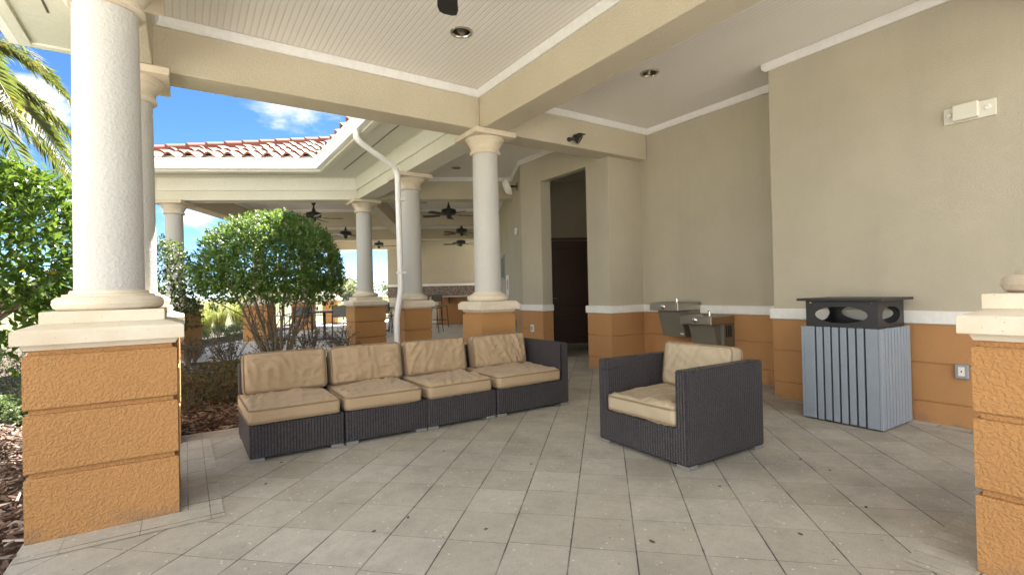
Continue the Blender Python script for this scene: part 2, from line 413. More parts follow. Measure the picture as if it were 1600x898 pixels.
# wicker
b = NB('dark_wicker')
sp = b.n.new('ShaderNodeSeparateXYZ'); b.l.new(b.pos, sp.inputs[0])
h_ = b.math('ADD', sp.outputs[0], sp.outputs[1])
ru = b.math('DIVIDE', h_, 0.021); rz = b.math('DIVIDE', sp.outputs[2], 0.0088)
par = b.math('MODULO', b.math('ADD', b.math('FLOOR', ru), b.math('FLOOR', rz)), 2.0)
sx = b.math('ABSOLUTE', b.math('SINE', b.math('MULTIPLY', ru, math.pi))); sz = b.math('ABSOLUTE', b.math('SINE', b.math('MULTIPLY', rz, math.pi)))
hh = b.math('ADD', b.math('MULTIPLY', sx, b.math('ADD', 0.45, b.math('MULTIPLY', b.math('ABSOLUTE', par), 0.55))), b.math('MULTIPLY', sz, 0.35))
wr = b.n.new('ShaderNodeTexWhiteNoise'); wr.noise_dimensions = '1D'; b.l.new(b.math('FLOOR', rz), wr.inputs['W'])
c = b.mix(b.range(hh, 0.15, 0.9), (0.008, 0.007, 0.008), (0.092, 0.082, 0.092))
cw = b.n.new('ShaderNodeCombineXYZ'); b.l.new(b.math('FLOOR', rz), cw.inputs[0]); b.l.new(b.math('FLOOR', ru), cw.inputs[1])
w3 = b.n.new('ShaderNodeTexWhiteNoise'); w3.noise_dimensions = '2D'; b.l.new(cw.outputs[0], w3.inputs['Vector'])
c = b.mix(b.math('MULTIPLY', w3.outputs['Value'], 0.5), c, (0.020, 0.016, 0.018))
c = b.mix(b.range(b.noise(3, 4), 0.5, 0.8, 0, 0.35), c, (0.085, 0.078, 0.078))
M['wicker'] = b.set(c, 0.46, b.bump(hh, 0.9, 0.009))
# cushions
b = NB('tan_fabric'); f = b.noise(260, 2, 0.5); g = b.noise(4.5, 5, 0.65)
c = b.mix(b.range(g, 0.3, 0.7), (0.38, 0.27, 0.158), (0.42, 0.305, 0.183)); c = b.mix(b.math('MULTIPLY', f, 0.2), c, (0.24, 0.175, 0.11))
c = b.mix(b.range(b.noise(2.1, 5, 0.7), 0.55, 0.8, 0, 0.16), c, (0.46, 0.36, 0.24))
M['fabric'] = b.set(c, 0.85, b.bump(b.math('ADD', b.math('MULTIPLY', f, 0.3), b.noise(26, 3)), 0.18, 0.004), Sheen_Weight=0.15)
M['piping'] = simple('tan_piping', (0.25, 0.18, 0.105), 0.8, 0, 60, 0.15)
M['fabric2'] = simple('pale_tan_fabric', (0.41, 0.335, 0.23), 0.85, 0, 5, 0.05, 0.2)
# tiles
b = NB('clay_tile'); rnd = b.geo.outputs['Random Per Island']
c = b.mix(rnd, (0.22, 0.105, 0.07), (0.28, 0.165, 0.12)); c = b.mix(b.range(b.noise(6, 5, 0.7), 0.4, 0.75), c, (0.30, 0.205, 0.155))
M['tile'] = b.set(c, 0.8, b.bump(b.noise(40, 3), 0.15, 0.003))
b = NB('red_clay_tile'); rnd = b.geo.outputs['Random Per Island']
M['tile_red'] = b.set(b.mix(rnd, (0.22, 0.07, 0.045), (0.30, 0.115, 0.075)), 0.8, b.bump(b.noise(30, 3), 0.15, 0.003))
# leaves
def leaf_mat(name, dark, light, odd=None, oddp=0.02, rough=0.38, trans=0.28, spec=0.5):
    b = NB(name); rnd = b.geo.outputs['Random Per Island']
    c = b.mix(rnd, dark, light)
    if odd:
        r2 = b.math('FRACT', b.math('MULTIPLY', rnd, 137.31)); c = b.mix(b.math('LESS_THAN', r2, oddp), c, odd)
    b.set(c, rough, None, 0.0)
    b.p.inputs['Specular IOR Level'].default_value = spec
    tr = b.n.new('ShaderNodeBsdfTranslucent'); b.l.new(b.mix(0.5, c, (0.30, 0.42, 0.05)), tr.inputs['Color'])
    ms = b.n.new('ShaderNodeMixShader'); ms.inputs[0].default_value = trans
    out = [n for n in b.n if n.type == 'OUTPUT_MATERIAL'][0]
    b.l.new(b.p.outputs[0], ms.inputs[1]); b.l.new(tr.outputs[0], ms.inputs[2]); b.l.new(ms.outputs[0], out.inputs[0])
    return b.m
M['leaf'] = leaf_mat('shrub_leaf', (0.018, 0.050, 0.007), (0.085, 0.175, 0.020), (0.45, 0.33, 0.03), 0.008)
M['leaf2'] = leaf_mat('shrub_leaf_small', (0.045, 0.095, 0.022), (0.15, 0.26, 0.055), (0.22, 0.20, 0.04), 0.01, 0.45)
M['leaf3'] = leaf_mat('dark_shrub_leaf', (0.016, 0.038, 0.010), (0.055, 0.105, 0.026), (0.22, 0.20, 0.04), 0.01, 0.45, 0.2)
M['juniper'] = leaf_mat('juniper_needles', (0.030, 0.060, 0.030), (0.09, 0.15, 0.075), None, 0, 0.6, 0.15)
M['sage'] = leaf_mat('pale_groundcover', (0.08, 0.12, 0.05), (0.22, 0.28, 0.15), None, 0, 0.6, 0.2)
M['rust'] = leaf_mat('rusty_groundcover', (0.06, 0.075, 0.025), (0.20, 0.155, 0.07), (0.26, 0.12, 0.05), 0.25, 0.6, 0.15)
M['dry'] = leaf_mat('dry_leaf', (0.07, 0.045, 0.035), (0.17, 0.12, 0.08), (0.08, 0.09, 0.03), 0.3, 0.7, 0.15)
M['grassy'] = leaf_mat('ornamental_grass_blade', (0.16, 0.15, 0.045), (0.36, 0.32, 0.13), None, 0, 0.6, 0.4)
M['palm'] = leaf_mat('palm_leaflet', (0.06, 0.085, 0.028), (0.20, 0.19, 0.045), (0.34, 0.20, 0.02), 0.16, 0.5, 0.35)
M['fartree'] = leaf_mat('far_tree_leaf', (0.10, 0.115, 0.07), (0.22, 0.22, 0.14), (0.35, 0.33, 0.26), 0.2, 0.7, 0.2)  # distance haze is put into these paled leaf colours
b = NB('bark'); f = b.noise(30, 5, 0.7, stretch=(1, 1, 0.3))
M['bark'] = b.set(b.mix(f, (0.10, 0.075, 0.05), (0.27, 0.22, 0.16)), 0.85, b.bump(f, 0.4, 0.006))
b = NB('mulch_soil'); f = b.noise(30, 6, 0.7)
M['soil'] = b.set(b.ramp(f, [(0.3, (0.035, 0.022, 0.016)), (0.55, (0.10, 0.065, 0.045)), (0.75, (0.20, 0.14, 0.10))]), 0.95, b.bump(f, 0.9, 0.02))
b = NB('bark_chip'); rnd = b.geo.outputs['Random Per Island']
M['chip'] = b.set(b.ramp(rnd, [(0.0, (0.07, 0.042, 0.03)), (0.5, (0.19, 0.115, 0.08)), (0.8, (0.32, 0.23, 0.17)), (1.0, (0.48, 0.42, 0.35))]), 0.9)
b = NB('lawn'); f = b.noise(6, 6, 0.7); g = b.noise(0.15, 4)
M['lawn'] = b.set(b.mix(b.range(g, 0.35, 0.65), b.mix(f, (0.05, 0.075, 0.02), (0.11, 0.125, 0.045)), b.mix(f, (0.13, 0.125, 0.055), (0.20, 0.18, 0.09))), 0.95, b.bump(f, 0.5, 0.03))

# ------------------------------------------------------------------ ground
ZP = 0.0
struct('lawn', sheet([(-400, -400), (400, -400), (400, 400), (-400, 400)], -0.06), M['lawn'])
# terrace: main floor under the roof and the wing
struct('terrace_floor', box(-0.66, 10.5, -2.99, 5.02, -0.1, 0.0), M['paver'])
bmt = B(); add_prism(bmt, [(2.45, 5.02), (10.5, 5.02), (10.5, 6.2), F(6.5, -0.35), F(-0.15, -0.35), (2.45, 9.75)], -0.1, -0.0005)
struct('wing_floor', bmt, M['paver'])
bmt = B(); add_prism(bmt, [F(-4.05, -0.42), F(8, -0.42), F(8, 13.5), F(-4.05, 13.5)], -0.1, -0.0035)
struct('patio', bmt, M['patio'])
struct('added_bounce_walk', sheet([(-16, -30), (30, -30), (30, -3.0), (-0.7, -3.0), (-3.3, -1.5), (-3.3, 7.0), (-16, 7.0)], -0.01), M['bounce_walk'])  # added unseen ground that throws sunlight up under the roof
# border courses, 3 mm above the slabs
def rect(x0, x1, y0, y1, z): return sheet([(x0, y0), (x1, y0), (x1, y1), (x0, y1)], z)
for (x0, x1, y0, y1, z, m) in ((-0.655, 0.16, 3.045, 3.243, 0.003, 'border_y'), (-0.035, 0.16, 3.247, 4.80, 0.003, 'border_x'), (-0.655, 2.45, 4.81, 5.018, 0.003, 'border_y'),
        (2.46, 3.52, 0.655, 0.85, 0.003, 'border_x'), (2.46, 2.60, -0.3, 0.651, 0.003, 'border_y'), (4.945, 5.06, -0.5, 2.9, 0.003, 'border_y'), (5.063, 5.60, 2.82, 2.93, 0.003, 'border_y'), (5.50, 5.605, 2.935, 5.0, 0.003, 'border_y')):
    struct('border_paving', rect(x0, x1, y0, y1, z), M[m])
# planting bed
bed = [(-9, -2.9), (-0.668, -2.9), (-0.668, 5.026), (2.44, 5.026), (2.44, 9.65), F(-0.2, -0.43), F(-4.06, -0.43), F(-4.06, 12), F(-7.5, 12), (-9, 14)]
bm = sheet(bed, -0.03)
struct('planting_bed', bm, M['soil'])
def inside(p, poly):
    r = False; n = len(poly)
    for i in range(n):
        x1, y1 = poly[i]; x2, y2 = poly[(i + 1) % n]
        if (y1 > p[1]) != (y2 > p[1]) and p[0] < (x2 - x1) * (p[1] - y1) / (y2 - y1) + x1: r = not r
    return r
bm = B(); rnd = random.Random(3)
def chip(bm, x, y, z, L, w, rnd):
    a = rnd.uniform(0, 6.283); t = rnd.uniform(-0.5, 0.5); t2 = rnd.uniform(-0.6, 0.6)
    Mx = Matrix.Translation((x, y, z)) @ Matrix.Rotation(a, 4, 'Z') @ Matrix.Rotation(t, 4, 'Y') @ Matrix.Rotation(t2, 4, 'X')
    h = 0.004
    vs = [bm.verts.new(Mx @ Vector(p)) for p in ((-L, -w * .6, -h), (L, -w, -h), (L * .9, w, -h), (-L * .8, w * .8, -h), (-L, -w * .5, h), (L, -w * .8, h), (L * .85, w, h), (-L * .8, w * .7, h))]
    for f in ((4, 5, 6, 7), (0, 1, 5, 4), (1, 2, 6, 5), (2, 3, 7, 6), (3, 0, 4, 7)): bm.faces.new([vs[i] for i in f])
n = 0
while n < 9000:
    if rnd.random() < 0.45: p = (rnd.uniform(-2.2, -0.66), rnd.uniform(2.5, 6.5))
    elif rnd.random() < 0.7: p = (rnd.uniform(-0.66, 2.4), rnd.uniform(5.03, 6.8))
    else: p = (rnd.uniform(-3, 2.4), rnd.uniform(5, 10.5))
    if not inside(p, bed): continue
    s = 1.0 + 0.35 * (p[1] > 6.5)
    chip(bm, p[0], p[1], -0.022 + rnd.uniform(0, 0.03), rnd.uniform(0.015, 0.05) * s, rnd.uniform(0.005, 0.012) * s, rnd); n += 1
o = obj('bark_mulch', bm, M['chip'], flat=True); o['kind'] = 'stuff'; o['label'] = 'brown and grey bark mulch chips covering the planting beds'

# ------------------------------------------------------------------ walls (the room lies to the left of each path)
ZC = 3.44
W1 = [(5.075, -0.6), (5.075, 2.795), (5.63, 2.795), (5.63, 5.04), (4.97, 5.04), (4.97, 5.5), (5.25, 5.5)]
W2 = [(5.175, 6.62), (4.97, 6.62), (4.97, 7.2), (4.97 + DV.x * 11.3, 7.2 + DV.y * 11.3)]
P_UP = [(0, 0.80), (0, 3.46), (-0.13, 3.46), (-0.13, 0.80)]
P_WAIN = [(-0.12, 0), (0.012, 0), (0.012, 0.165), (0.002, 0.169), (0.002, 0.177), (0.012, 0.181), (0.012, 0.48), (0.002, 0.484), (0.002, 0.492), (0.012, 0.496), (0.012, 0.802), (-0.12, 0.802)]
P_RAIL = [(-0.01, 0.804), (0.022, 0.804), (0.032, 0.812), (0.032, 0.902), (0.022, 0.912), (-0.01, 0.912)]
def wall(path, segs, label, loc):
    t = thing('wall', label, 'wall', loc)
    obj('upper_wall', sweep(path, P_UP, segs=segs), M['wall'], t)
    obj('wainscot', sweep(path, P_WAIN, segs=segs), M['orange_wall'], t)
    obj('chair_rail', sweep(path, P_RAIL, segs=segs), M['trim'], t)
    return t
nw = wall(W1, [0, 1], 'nearest beige wall behind the trash bin, jutting out, with orange base and white chair rail', (5.075, 0.5, 0))
fw = wall(W1, [2], 'recessed beige wall section that carries the steel drinking fountains', (5.63, 3.9, 0))
dw = wall(W1, [3, 4, 5], 'narrow beige wall pier on the right side of the dark door recess', (5.2, 5.2, 0))
kw = wall(W2, [0, 1, 2], 'long beige wall left of the door recess, bending away along the pavilion', (5.0, 7.0, 0))
# lintel and the entry recess with its own rear wall
t = thing('wall', 'shaded entry recess walls around the dark brown door, beige above', 'wall', (6.6, 8.0, 0))
obj('lintel', box(4.972, 5.10, 5.495, 6.625, 2.96, 3.46), M['wall'], t)
DRC = Vector((6.815, 8.06)) # centre of the recess rear wall, facing the camera along -DV
def dp(a, o=0.0): v = DRC + EV * a + DV * o; return (v.x, v.y)
bm = B(); DM = Matrix.Translation((DRC.x, DRC.y, 0)) @ Matrix.Rotation(FROT, 4, 'Z')
add_box(bm, -1.2, 1.5, 0.06, 0.16, 2.185, 3.46, M=DM); add_box(bm, 0.514, 1.5, 0.06, 0.16, 0, 2.184, M=DM); add_box(bm, -1.2, -0.514, 0.06, 0.16, 0, 2.184, M=DM)
obj('door_wall', bm, M['wall'], t)
bm = B(); q0, q1 = dp(-1.0, 0.1), dp(1.4, 0.1)
add_prism(bm, [(5.08, 6.63), (5.17, 6.63), q0, (q0[0] - 0.1, q0[1] + 0.05)], 0, 3.46)
add_prism(bm, [(5.25, 5.48), (5.25, 5.35), (q1[0] + 0.15, q1[1] - 0.05), q1], 0, 3.46)
obj('side_wall', bm, M['wall'], t)
struct('ceiling', sheet([(5.10, 5.36), (5.10, 6.63), (5.9, 8.9), (8.6, 8.2), (8.0, 6.2)], 3.43), M['bead'])
d_ = thing('door', 'closed dark brown panelled door with a steel lever handle, deep in the wall recess', 'door', (DRC.x, DRC.y, 0), FROT)
bm = box(-0.513, 0.513, 0.07, 0.11, 0.0125, 2.184)
obj('door_leaf', bm, M['door'], d_, world=False)
bm = B()
for z0, z1 in ((0.16, 0.62), (0.78, 2.02)):
    for x0, x1 in ((-0.38, 0.38),):
        for a in ((x0, x1, z0, z0 + .03), (x0, x1, z1 - .03, z1), (x0, x0 + .03, z0 + .031, z1 - .031), (x1 - .03, x1, z0 + .031, z1 - .031)):
            add_box(bm, a[0], a[1], 0.056, 0.069, a[2], a[3], bev=0.004)
obj('panel_moulding', bm, M['door'], d_, world=False)
obj('door_frame', sweep([(0.53, 0.05), (0.518, 0.05)], [(0.02, 0), (0.02, 2.2), (-0.02, 2.2), (-0.02, 0)]), M['door'], d_, world=False)
bm = B(); add_box(bm, -0.56, 0.56, 0.03, 0.06, 2.195, 2.25); obj('head_casing', bm, M['door'], d_, world=False)
bm = B(); Mx = Matrix.Translation((-0.44, 0.068, 0.98)) @ Matrix.Rotation(R_(90), 4, 'X'); add_lathe(bm, [(0.033, 0), (0.033, 0.012), (0.012, 0.014), (0.012, 0.05), (0, 0.05)], n=16, M=Mx)
add_box(bm, -0.445, -0.31, 0.01, 0.024, 0.972, 0.99, bev=0.005); obj('handle', bm, M['chrome'], d_, world=False)
bm = B(); add_box(bm, -0.52, 0.52, 0.0, 0.115, 0.0005, 0.012); obj('threshold', bm, M['cream'], d_, world=False)

# ------------------------------------------------------------------ columns
def column(name, x, y, big, label, cat='column', rot=0.0, group=None, oy=0.0):
    t = thing(name, label, cat, (x, y, 0), rot, group)
    h = 0.305 if big else 0.225
    bm = B()
    pr = [(h, 0.0)]
    g = (0.305, 0.607) if big else (0.255, 0.57)
    for z in g:
        pr += [(h - 0.004, z - 0.002), (h - 0.02, z + 0.002), (h - 0.02, z + 0.024), (h - 0.004, z + 0.028), (h, z + 0.034)]
    pr = [(h, 0.0)] + [q for z in g for q in ((h, z - 0.006), (h - 0.004, z - 0.002), (h - 0.018, z + 0.001), (h - 0.018, z + 0.021), (h - 0.004, z + 0.025), (h, z + 0.03))] + [(h, 0.883), (h - 0.006, 0.89), (h - 0.02, 0.891), (h - 0.02, 0.93)]
    add_square_loft(bm, pr); obj('pier', bm, M['orange'], t, world=False, ang=25)
    s = h + 0.035 if big else h + 0.04
    bm = B()
    add_square_loft(bm, [(h - 0.005, 0.915), (h + 0.004, 0.937), (h + 0.004, 0.9405), (s - 0.003, 0.941), (s, 0.944), (s, 1.006), (s - 0.006, 1.013), (h - 0.04 if big else s - 0.03, 1.038)])
    obj('pier_cap', bm, M['stone'], t, world=False, ang=20)
    zb = 1.038
    bm = B(); cc_ = (0.0, oy)
    if big:
        add_square_loft(bm, [(0.252, 1.0385), (0.252, 1.094), (0.247, 1.098)], c=cc_); zb = 1.098
    else: zb = 1.0385
    k = 1.0
    add_lathe(bm, [(0.22, zb + .0005), (0.238, zb + 0.012), (0.247, zb + 0.034), (0.243, zb + 0.056), (0.228, zb + 0.07), (0.205, zb + 0.074), (0.203, zb + 0.084), (0.178, zb + 0.088), (0.172, zb + 0.105), (0.10, zb + 0.106)], c=cc_, n=48)
    obj('column_base', bm, M['stone'], t, world=False, ang=28)
    bm = B(); r = 0.152; add_lathe(bm, [(r + 0.006, zb + 0.09), (r + 0.004, zb + 0.14), (r + 0.003, 1.6), (r, 2.2), (r - 0.005, 2.80)], c=cc_, n=48); obj('shaft', bm, M['shaft'], t, world=False)
    bm = B()
    add_lathe(bm, [(0.12, 2.755), (0.165, 2.756), (0.178, 2.766), (0.182, 2.778), (0.178, 2.79), (0.166, 2.797), (0.166, 2.825), (0.172, 2.829), (0.178, 2.85), (0.196, 2.88), (0.202, 2.884), (0.204, 2.898), (0.226, 2.924), (0.232, 2.936), (0.14, 2.937)], c=cc_, n=48)
    add_square_loft(bm, [(0.262, 2.9372), (0.268, 2.942), (0.268, 2.992), (0.262, 2.998)], c=cc_)
    obj('capital', bm, M['stone'], t, world=False, ang=28)
    return t
column('column', -0.345, 3.55, True, 'large nearest column on an orange pier at the left edge of the floor')
column('column', -0.345, 5.07, True, 'column directly behind the nearest left column, mostly hidden by it')
column('column', 3.0, 5.07, False, 'white column at the crossing of the beams, behind the right end of the sofa')
column('column', 3.0, 7.41, False, 'white column beside the bent downspout, behind the sofa')
column('column', 3.0, 9.85, True, 'white corner column just right of the round shrub')
column('column', 2.91, 0.345, True, 'column on an orange pier cut off by the right edge of the picture', oy=0.03)
column('column', *F(-3.55, 0), True, 'slim far left column at the outer corner of the rear pavilion', rot=FROT)
column('column', *F(-3.45, 3.7), True, 'column hidden by the round shrub, standing on a pale orange pier', rot=FROT)
column('column', *F(-3.45, 7.4), True, 'second to last column on the open side of the pavilion', rot=FROT)
column('column', *F(-3.45, 11.1), True, 'farthest column at the back corner of the pavilion', rot=FROT)

# ------------------------------------------------------------------ beams
ZB = 3.0
def beam(bm, label, loc, mat='beam'):
    return tag(obj('beam', bm, M[mat]), label, 'beam')
def tbeam(bm, label, loc, mat='beam'):
    o = obj('beam', bm, M[mat]); tag(o, label, 'beam'); return o
tbeam(box(2.845, 3.165, 0.508, 5.23, ZB, 3.50, bev=0.006), 'long stucco beam running overhead from the front into the middle column', None)
tbeam(box(-0.505, 2.843, 4.91, 5.23, ZB + 0.001, 3.50, bev=0.006), 'stucco beam between the left columns and the middle column, above the sofa', None)
tbeam(box(3.167, 5.62, 4.91, 5.23, ZB + 0.001, 3.50, bev=0.006), 'darker stucco beam from the middle column to the door wall, carrying a flood light', None)
tbeam(box(-0.505, -0.185, 0.508, 4.908, ZB + 0.002, 3.50, bev=0.006), 'beam above the two left columns along the garden side', None)
tbeam(box(2.845, 3.165, 5.232, 9.66, ZB + 0.001, 3.50, bev=0.004), 'pale beam above the row of columns beside the downspout', None, 'beam_pale')
bm = B(); fbox(bm, -3.95, -0.05, -0.16, 0.16, ZB + 0.002, 3.50, bev=0.004); tbeam(bm, 'pale front beam of the rear pavilion above the round shrub', None, 'beam_pale')
bm = B(); fbox(bm, 0.1, 3.02, -0.16, 0.16, ZB + 0.003, 3.50, bev=0.004); tbeam(bm, 'nearest cross beam of the pavilion, from the corner column to the long wall', None)
bm = B(); fbox(bm, -0.16, 0.16, 0.162, 10.94, ZB + 0.004, 3.50, bev=0.004); tbeam(bm, 'lengthwise beam running back from the corner column through the pavilion', None)
bm = B(); fbox(bm, -3.71, -3.39, 0.162, 11.3, ZB + 0.004, 3.50, bev=0.004); tbeam(bm, 'lengthwise beam on the open garden side of the pavilion', None)
for i, d in enumerate((3.7, 7.4)):
    w = ('second', 'third')[i]
    bm = B(); fbox(bm, -3.388, -0.162, d - .16, d + .16, ZB + 0.005, 3.50, bev=0.004); tbeam(bm, f'{w} cross beam of the pavilion bay on the garden side', None)
    bm = B(); fbox(bm, 0.162, 3.02, d - .16, d + .16, ZB + 0.005, 3.50, bev=0.004); tbeam(bm, f'{w} cross beam of the pavilion bay along the long wall', None)
bm = B(); fbox(bm, -3.388, 0.0, 10.942, 11.26, ZB + 0.005, 3.50, bev=0.004); tbeam(bm, 'last cross beam above the open back of the pavilion', None)

tbeam(box(-0.505, 5.06, 0.185, 0.506, ZB + 0.003, 3.50, bev=0.006), 'front edge beam across the open side of the seating area, overhead of the viewer', None)

# ------------------------------------------------------------------ ceilings with crown mouldings
def circ(c, r, n=24): return [(c[0] + r * math.cos(2 * math.pi * i / n), c[1] + r * math.sin(2 * math.pi * i / n)) for i in range(n)]
P_CROWN = [(-0.004, 3.357), (0.026, 3.357), (0.030, 3.364), (0.046, 3.385), (0.050, 3.436), (-0.004, 3.436)]
def ceiling(poly, mat, holes=()):
    o = struct('ceiling', sheet(poly, ZC, [circ(h, 0.078) for h in holes]), M[mat])
    obj('crown_moulding', sweep(poly, P_CROWN, closed=True), M['trim'], o)
    return o
canL, canR, canM = (2.07, 3.86), (4.174, 3.576), (4.21, 8.16)
ceiling([(-0.187, 0.504), (2.847, 0.504), (2.847, 4.912), (-0.187, 4.912)], 'bead', [canL])
ceiling([(3.163, 0.504), (5.077, 0.504), (5.077, 2.797), (5.632, 2.797), (5.632, 4.912), (3.163, 4.912)], 'bead', [canR])
u0, u1 = F(0, -0.158), F(2.974, -0.158)
ceiling([(3.163, 5.228), (4.972, 5.228), (4.972, 7.2), u1, (3.163, F(0.26, -0.158)[1])], 'bead', [])
bays = []
for d0, d1 in ((0.158, 3.542), (3.858, 7.242), (7.558, 10.944)):
    ceiling([F(0.158, d0), F(2.974, d0), F(2.974, d1), F(0.158, d1)], 'bead2')
    ceiling([F(-3.392, d0), F(-0.158, d0), F(-0.158, d1), F(-3.392, d1)], 'bead2')

# ------------------------------------------------------------------ soffits, friezes, gutters, roofs
ZS, EAVE = 3.42, 0.76
inner1 = (2.10, 5.99)                         # eave corner between main roof and wing
pE = C0 - DV * EAVE; k = (2.10 - pE.x) / EV.x; inner2 = (2.10, pE.y + EV.y * k)
outer2 = F(-4.35, -EAVE)
ev_path = [(-1.18, -0.5), (-1.18, 5.99), inner1, inner2, outer2, F(-4.35, 12.2)]
bw_path = [(-0.507, 0.185), (-0.507, 5.232), (2.843, 5.232), (2.843, F(-0.16, -0.162)[1]), F(-3.712, -0.162), F(-3.712, 12.2)]
bw_path[3] = (2.843, (C0 - DV * 0.162).y + EV.y * (2.843 - (C0 - DV * 0.162).x) / EV.x)
def strip(pa, pb, z):
    bm = B()
    for i in range(len(pa) - 1):
        bm.faces.new([bm.verts.new((*p, z)) for p in (pa[i], pa[i + 1], pb[i + 1], pb[i])])
    return bm
names = ['left garden side', 'back edge of the main roof', 'wing beside the downspout', 'rear pavilion front', 'pavilion garden side']
def lerp(p, q, f): return (p[0] + (q[0] - p[0]) * f, p[1] + (q[1] - p[1]) * f)
P_FRZ = [(-0.004, 3.182), (0.028, 3.182), (0.030, 3.186), (0.030, 3.404), (0.044, 3.406), (0.044, 3.4185), (-0.004, 3.4185)]
P_GUT = [(0.0, 3.442), (0.082, 3.438), (0.090, 3.46), (0.092, 3.50), (0.108, 3.535), (0.122, 3.56), (0.128, 3.60), (0.128, 3.618), (0.112, 3.618), (0.110, 3.60), (0.06, 3.56), (0.0, 3.56)]
P_FAS = [(-0.02, 3.405), (0.0, 3.405), (0.0, 3.60), (-0.02, 3.60)]
P_LIP = [(-0.09, 3.4), (-0.022, 3.4), (-0.022, 3.419), (-0.09, 3.419)]
for s in range(5):
    t = thing('eave', 'painted eave with white gutter, ' + names[s], 'eave', (*ev_path[s], 0) if s else (-1.18, 0, 0))
    bm = B(); bm.faces.new([bm.verts.new((*p, ZS)) for p in (ev_path[s], ev_path[s + 1], bw_path[s + 1], bw_path[s])])
    obj('soffit', bm, M['soffit'], t)
    obj('frieze_board', sweep(bw_path, P_FRZ, segs=[s]), M['frieze'], t)
    obj('gutter', sweep(ev_path, P_GUT, segs=[s]), M['gutter'], t)
    obj('fascia', sweep(ev_path, P_FAS, segs=[s]), M['soffit'], t)
    obj('eave_closure', sweep(ev_path, [(-0.02, 3.6005), (0.004, 3.6005), (0.004, 3.685), (-0.02, 3.685)], segs=[s]), M['soffit'], t)
    obj('soffit_trim', sweep(ev_path, P_LIP, segs=[s]), M['frieze'], t)
    # the long vent slot in the middle of the soffit
    a0, a1 = lerp(ev_path[s], bw_path[s], 0.47), lerp(ev_path[s + 1], bw_path[s + 1], 0.47)
    L = math.dist(a0, a1); f0 = 0.14 if s else 0.02
    p0, p1 = lerp(a0, a1, min(0.3, 0.33 / L * 1.2)), lerp(a0, a1, 1 - min(0.3, 0.33 / L * 1.2))
    bm = B(); add_bar(bm, (*p0, ZS - 0.001), (*p1, ZS - 0.001), 0.016, 0.004); obj('vent_slot', bm, M['slot'], t)

SL = 0.385
def tile_plane(bm, eb, O, U, V, ok, umax, vmax, tw=0.335, ex=0.36, rnd=random.Random(5), ns=8):
    """barrel tiles course by course: O eave start, U along the eave, V plan direction up the slope"""
    nrm = Vector((-V.x * SL, -V.y * SL, 1)).normalized(); Vs = Vector((V.x, V.y, SL)); 
    U3 = Vector((U.x, U.y, 0))
    for j in range(int(vmax / ex) + 1):
        for i in range(int(umax / tw) + 1):
            u0, v0 = i * tw, j * ex - 0.05
            if not ok(u0 + tw / 2, v0 + ex / 2): continue
            dz = rnd.uniform(-0.004, 0.004); jj = rnd.uniform(-0.008, 0.008)
            fr, bk, lo = [], [], []
            for s in range(ns + 1):
                f = s / ns; hgt = 0.06 * math.cos(2 * math.pi * (f - 0.5)) 
                u = u0 + f * tw * 1.0
                pf = O + U3 * u + Vs * (v0 + jj) + nrm * (0.105 + hgt + dz); pb = O + U3 * u + Vs * (v0 + ex + 0.03) + nrm * (0.062 + hgt * 0.92 + dz)
                fr.append(bm.verts.new(pf)); bk.append(bm.verts.new(pb)); lo.append(pf - nrm * 0.034 + Vs * 0.004)
            for s in range(ns):
                bm.faces.new((fr[s], fr[s + 1], bk[s + 1], bk[s]))
                q4 = [eb.verts.new(x) for x in (lo[s], lo[s + 1], fr[s + 1].co, fr[s].co)]; eb.faces.new(q4)  # lips kept apart: their redder, darker clay stands in for shade
def ridge_caps(bm, p, q, r=0.11, L=0.36, rnd=random.Random(9)):
    p, q = Vector(p), Vector(q); t = (q - p).normalized(); n = int((q - p).length / L)
    u = t.cross(Vector((0, 0, 1))).normalized(); w = u.cross(t)
    for i in range(n):
        a = p + t * (i * L - 0.03); b2 = p + t * ((i + 1) * L + 0.02); r0, r1 = r * 1.12, r * 0.93
        ra, rb, rl = [], [], []
        for k in range(9):
            an = math.pi * (k / 8 * 1.24 - 0.12)
            e = u * math.cos(an) + w * math.sin(an)
            ra.append(bm.verts.new(a + e * r0)); rb.append(bm.verts.new(b2 + e * r1)); rl.append(bm.verts.new(a + e * (r0 - 0.025)))
        for k in range(8):
            bm.faces.new((ra[k], ra[k + 1], rb[k + 1], rb[k])); bm.faces.new((rl[k], rl[k + 1], ra[k + 1], ra[k]))
Z0 = 3.60
# rear pavilion roof: hipped, ridge across the middle
rt_ = thing('tiled_roof', 'red barrel tile hip roof with pale weathered tiles over the rear pavilion', 'roof', (*F(0, 5.5), Z0))
O = Vector((*F(-4.35, -EAVE), Z0)); UE, VE = EV.copy(), DV.copy()
run = (11.1 + 2 * EAVE) / 2
ulen = (Vector(inner2) - Vector(outer2)).length
# valley line between pavilion front plane and wing plane
VW = Vector((1.0, 0.0))
vdir = (VE + VW).normalized(); 
def ok_front(u, v):
    p = Vector((O.x, O.y)) + UE * u + VE * v
    if v > run: return False
    if u < v - 0.05: return False
    if p.x - 2.10 > 0 and (p.x - 2.10) * 1.0 > v + 0.15: pass
    # left of the valley: distance to the wing eave smaller than distance to the front eave means wing plane
    return not (p.x > 2.10 and (p.x - 2.10) < v - 0.1 and u > ulen) and u < ulen + 5
bm = B(); eb = B(); tile_plane(bm, eb, O, UE, VE, lambda u, v: v < run and u > v - 0.05 and (u < ulen or (lambda p: (p.x - 2.10) < 99 and v > 0 and (p.x - 2.10) > -1 and v < (u - 0) and v >= 0)(Vector((O.x, O.y)) + UE * u + VE * v)) and u < ulen + (v * 1.9 if v > 0 else 0), 9.5, run)
obj('tile_field', bm, M['tile'], rt_, flat=False, ang=50)
obj('tile_edge', eb, M['tile_red'], rt_, flat=True)
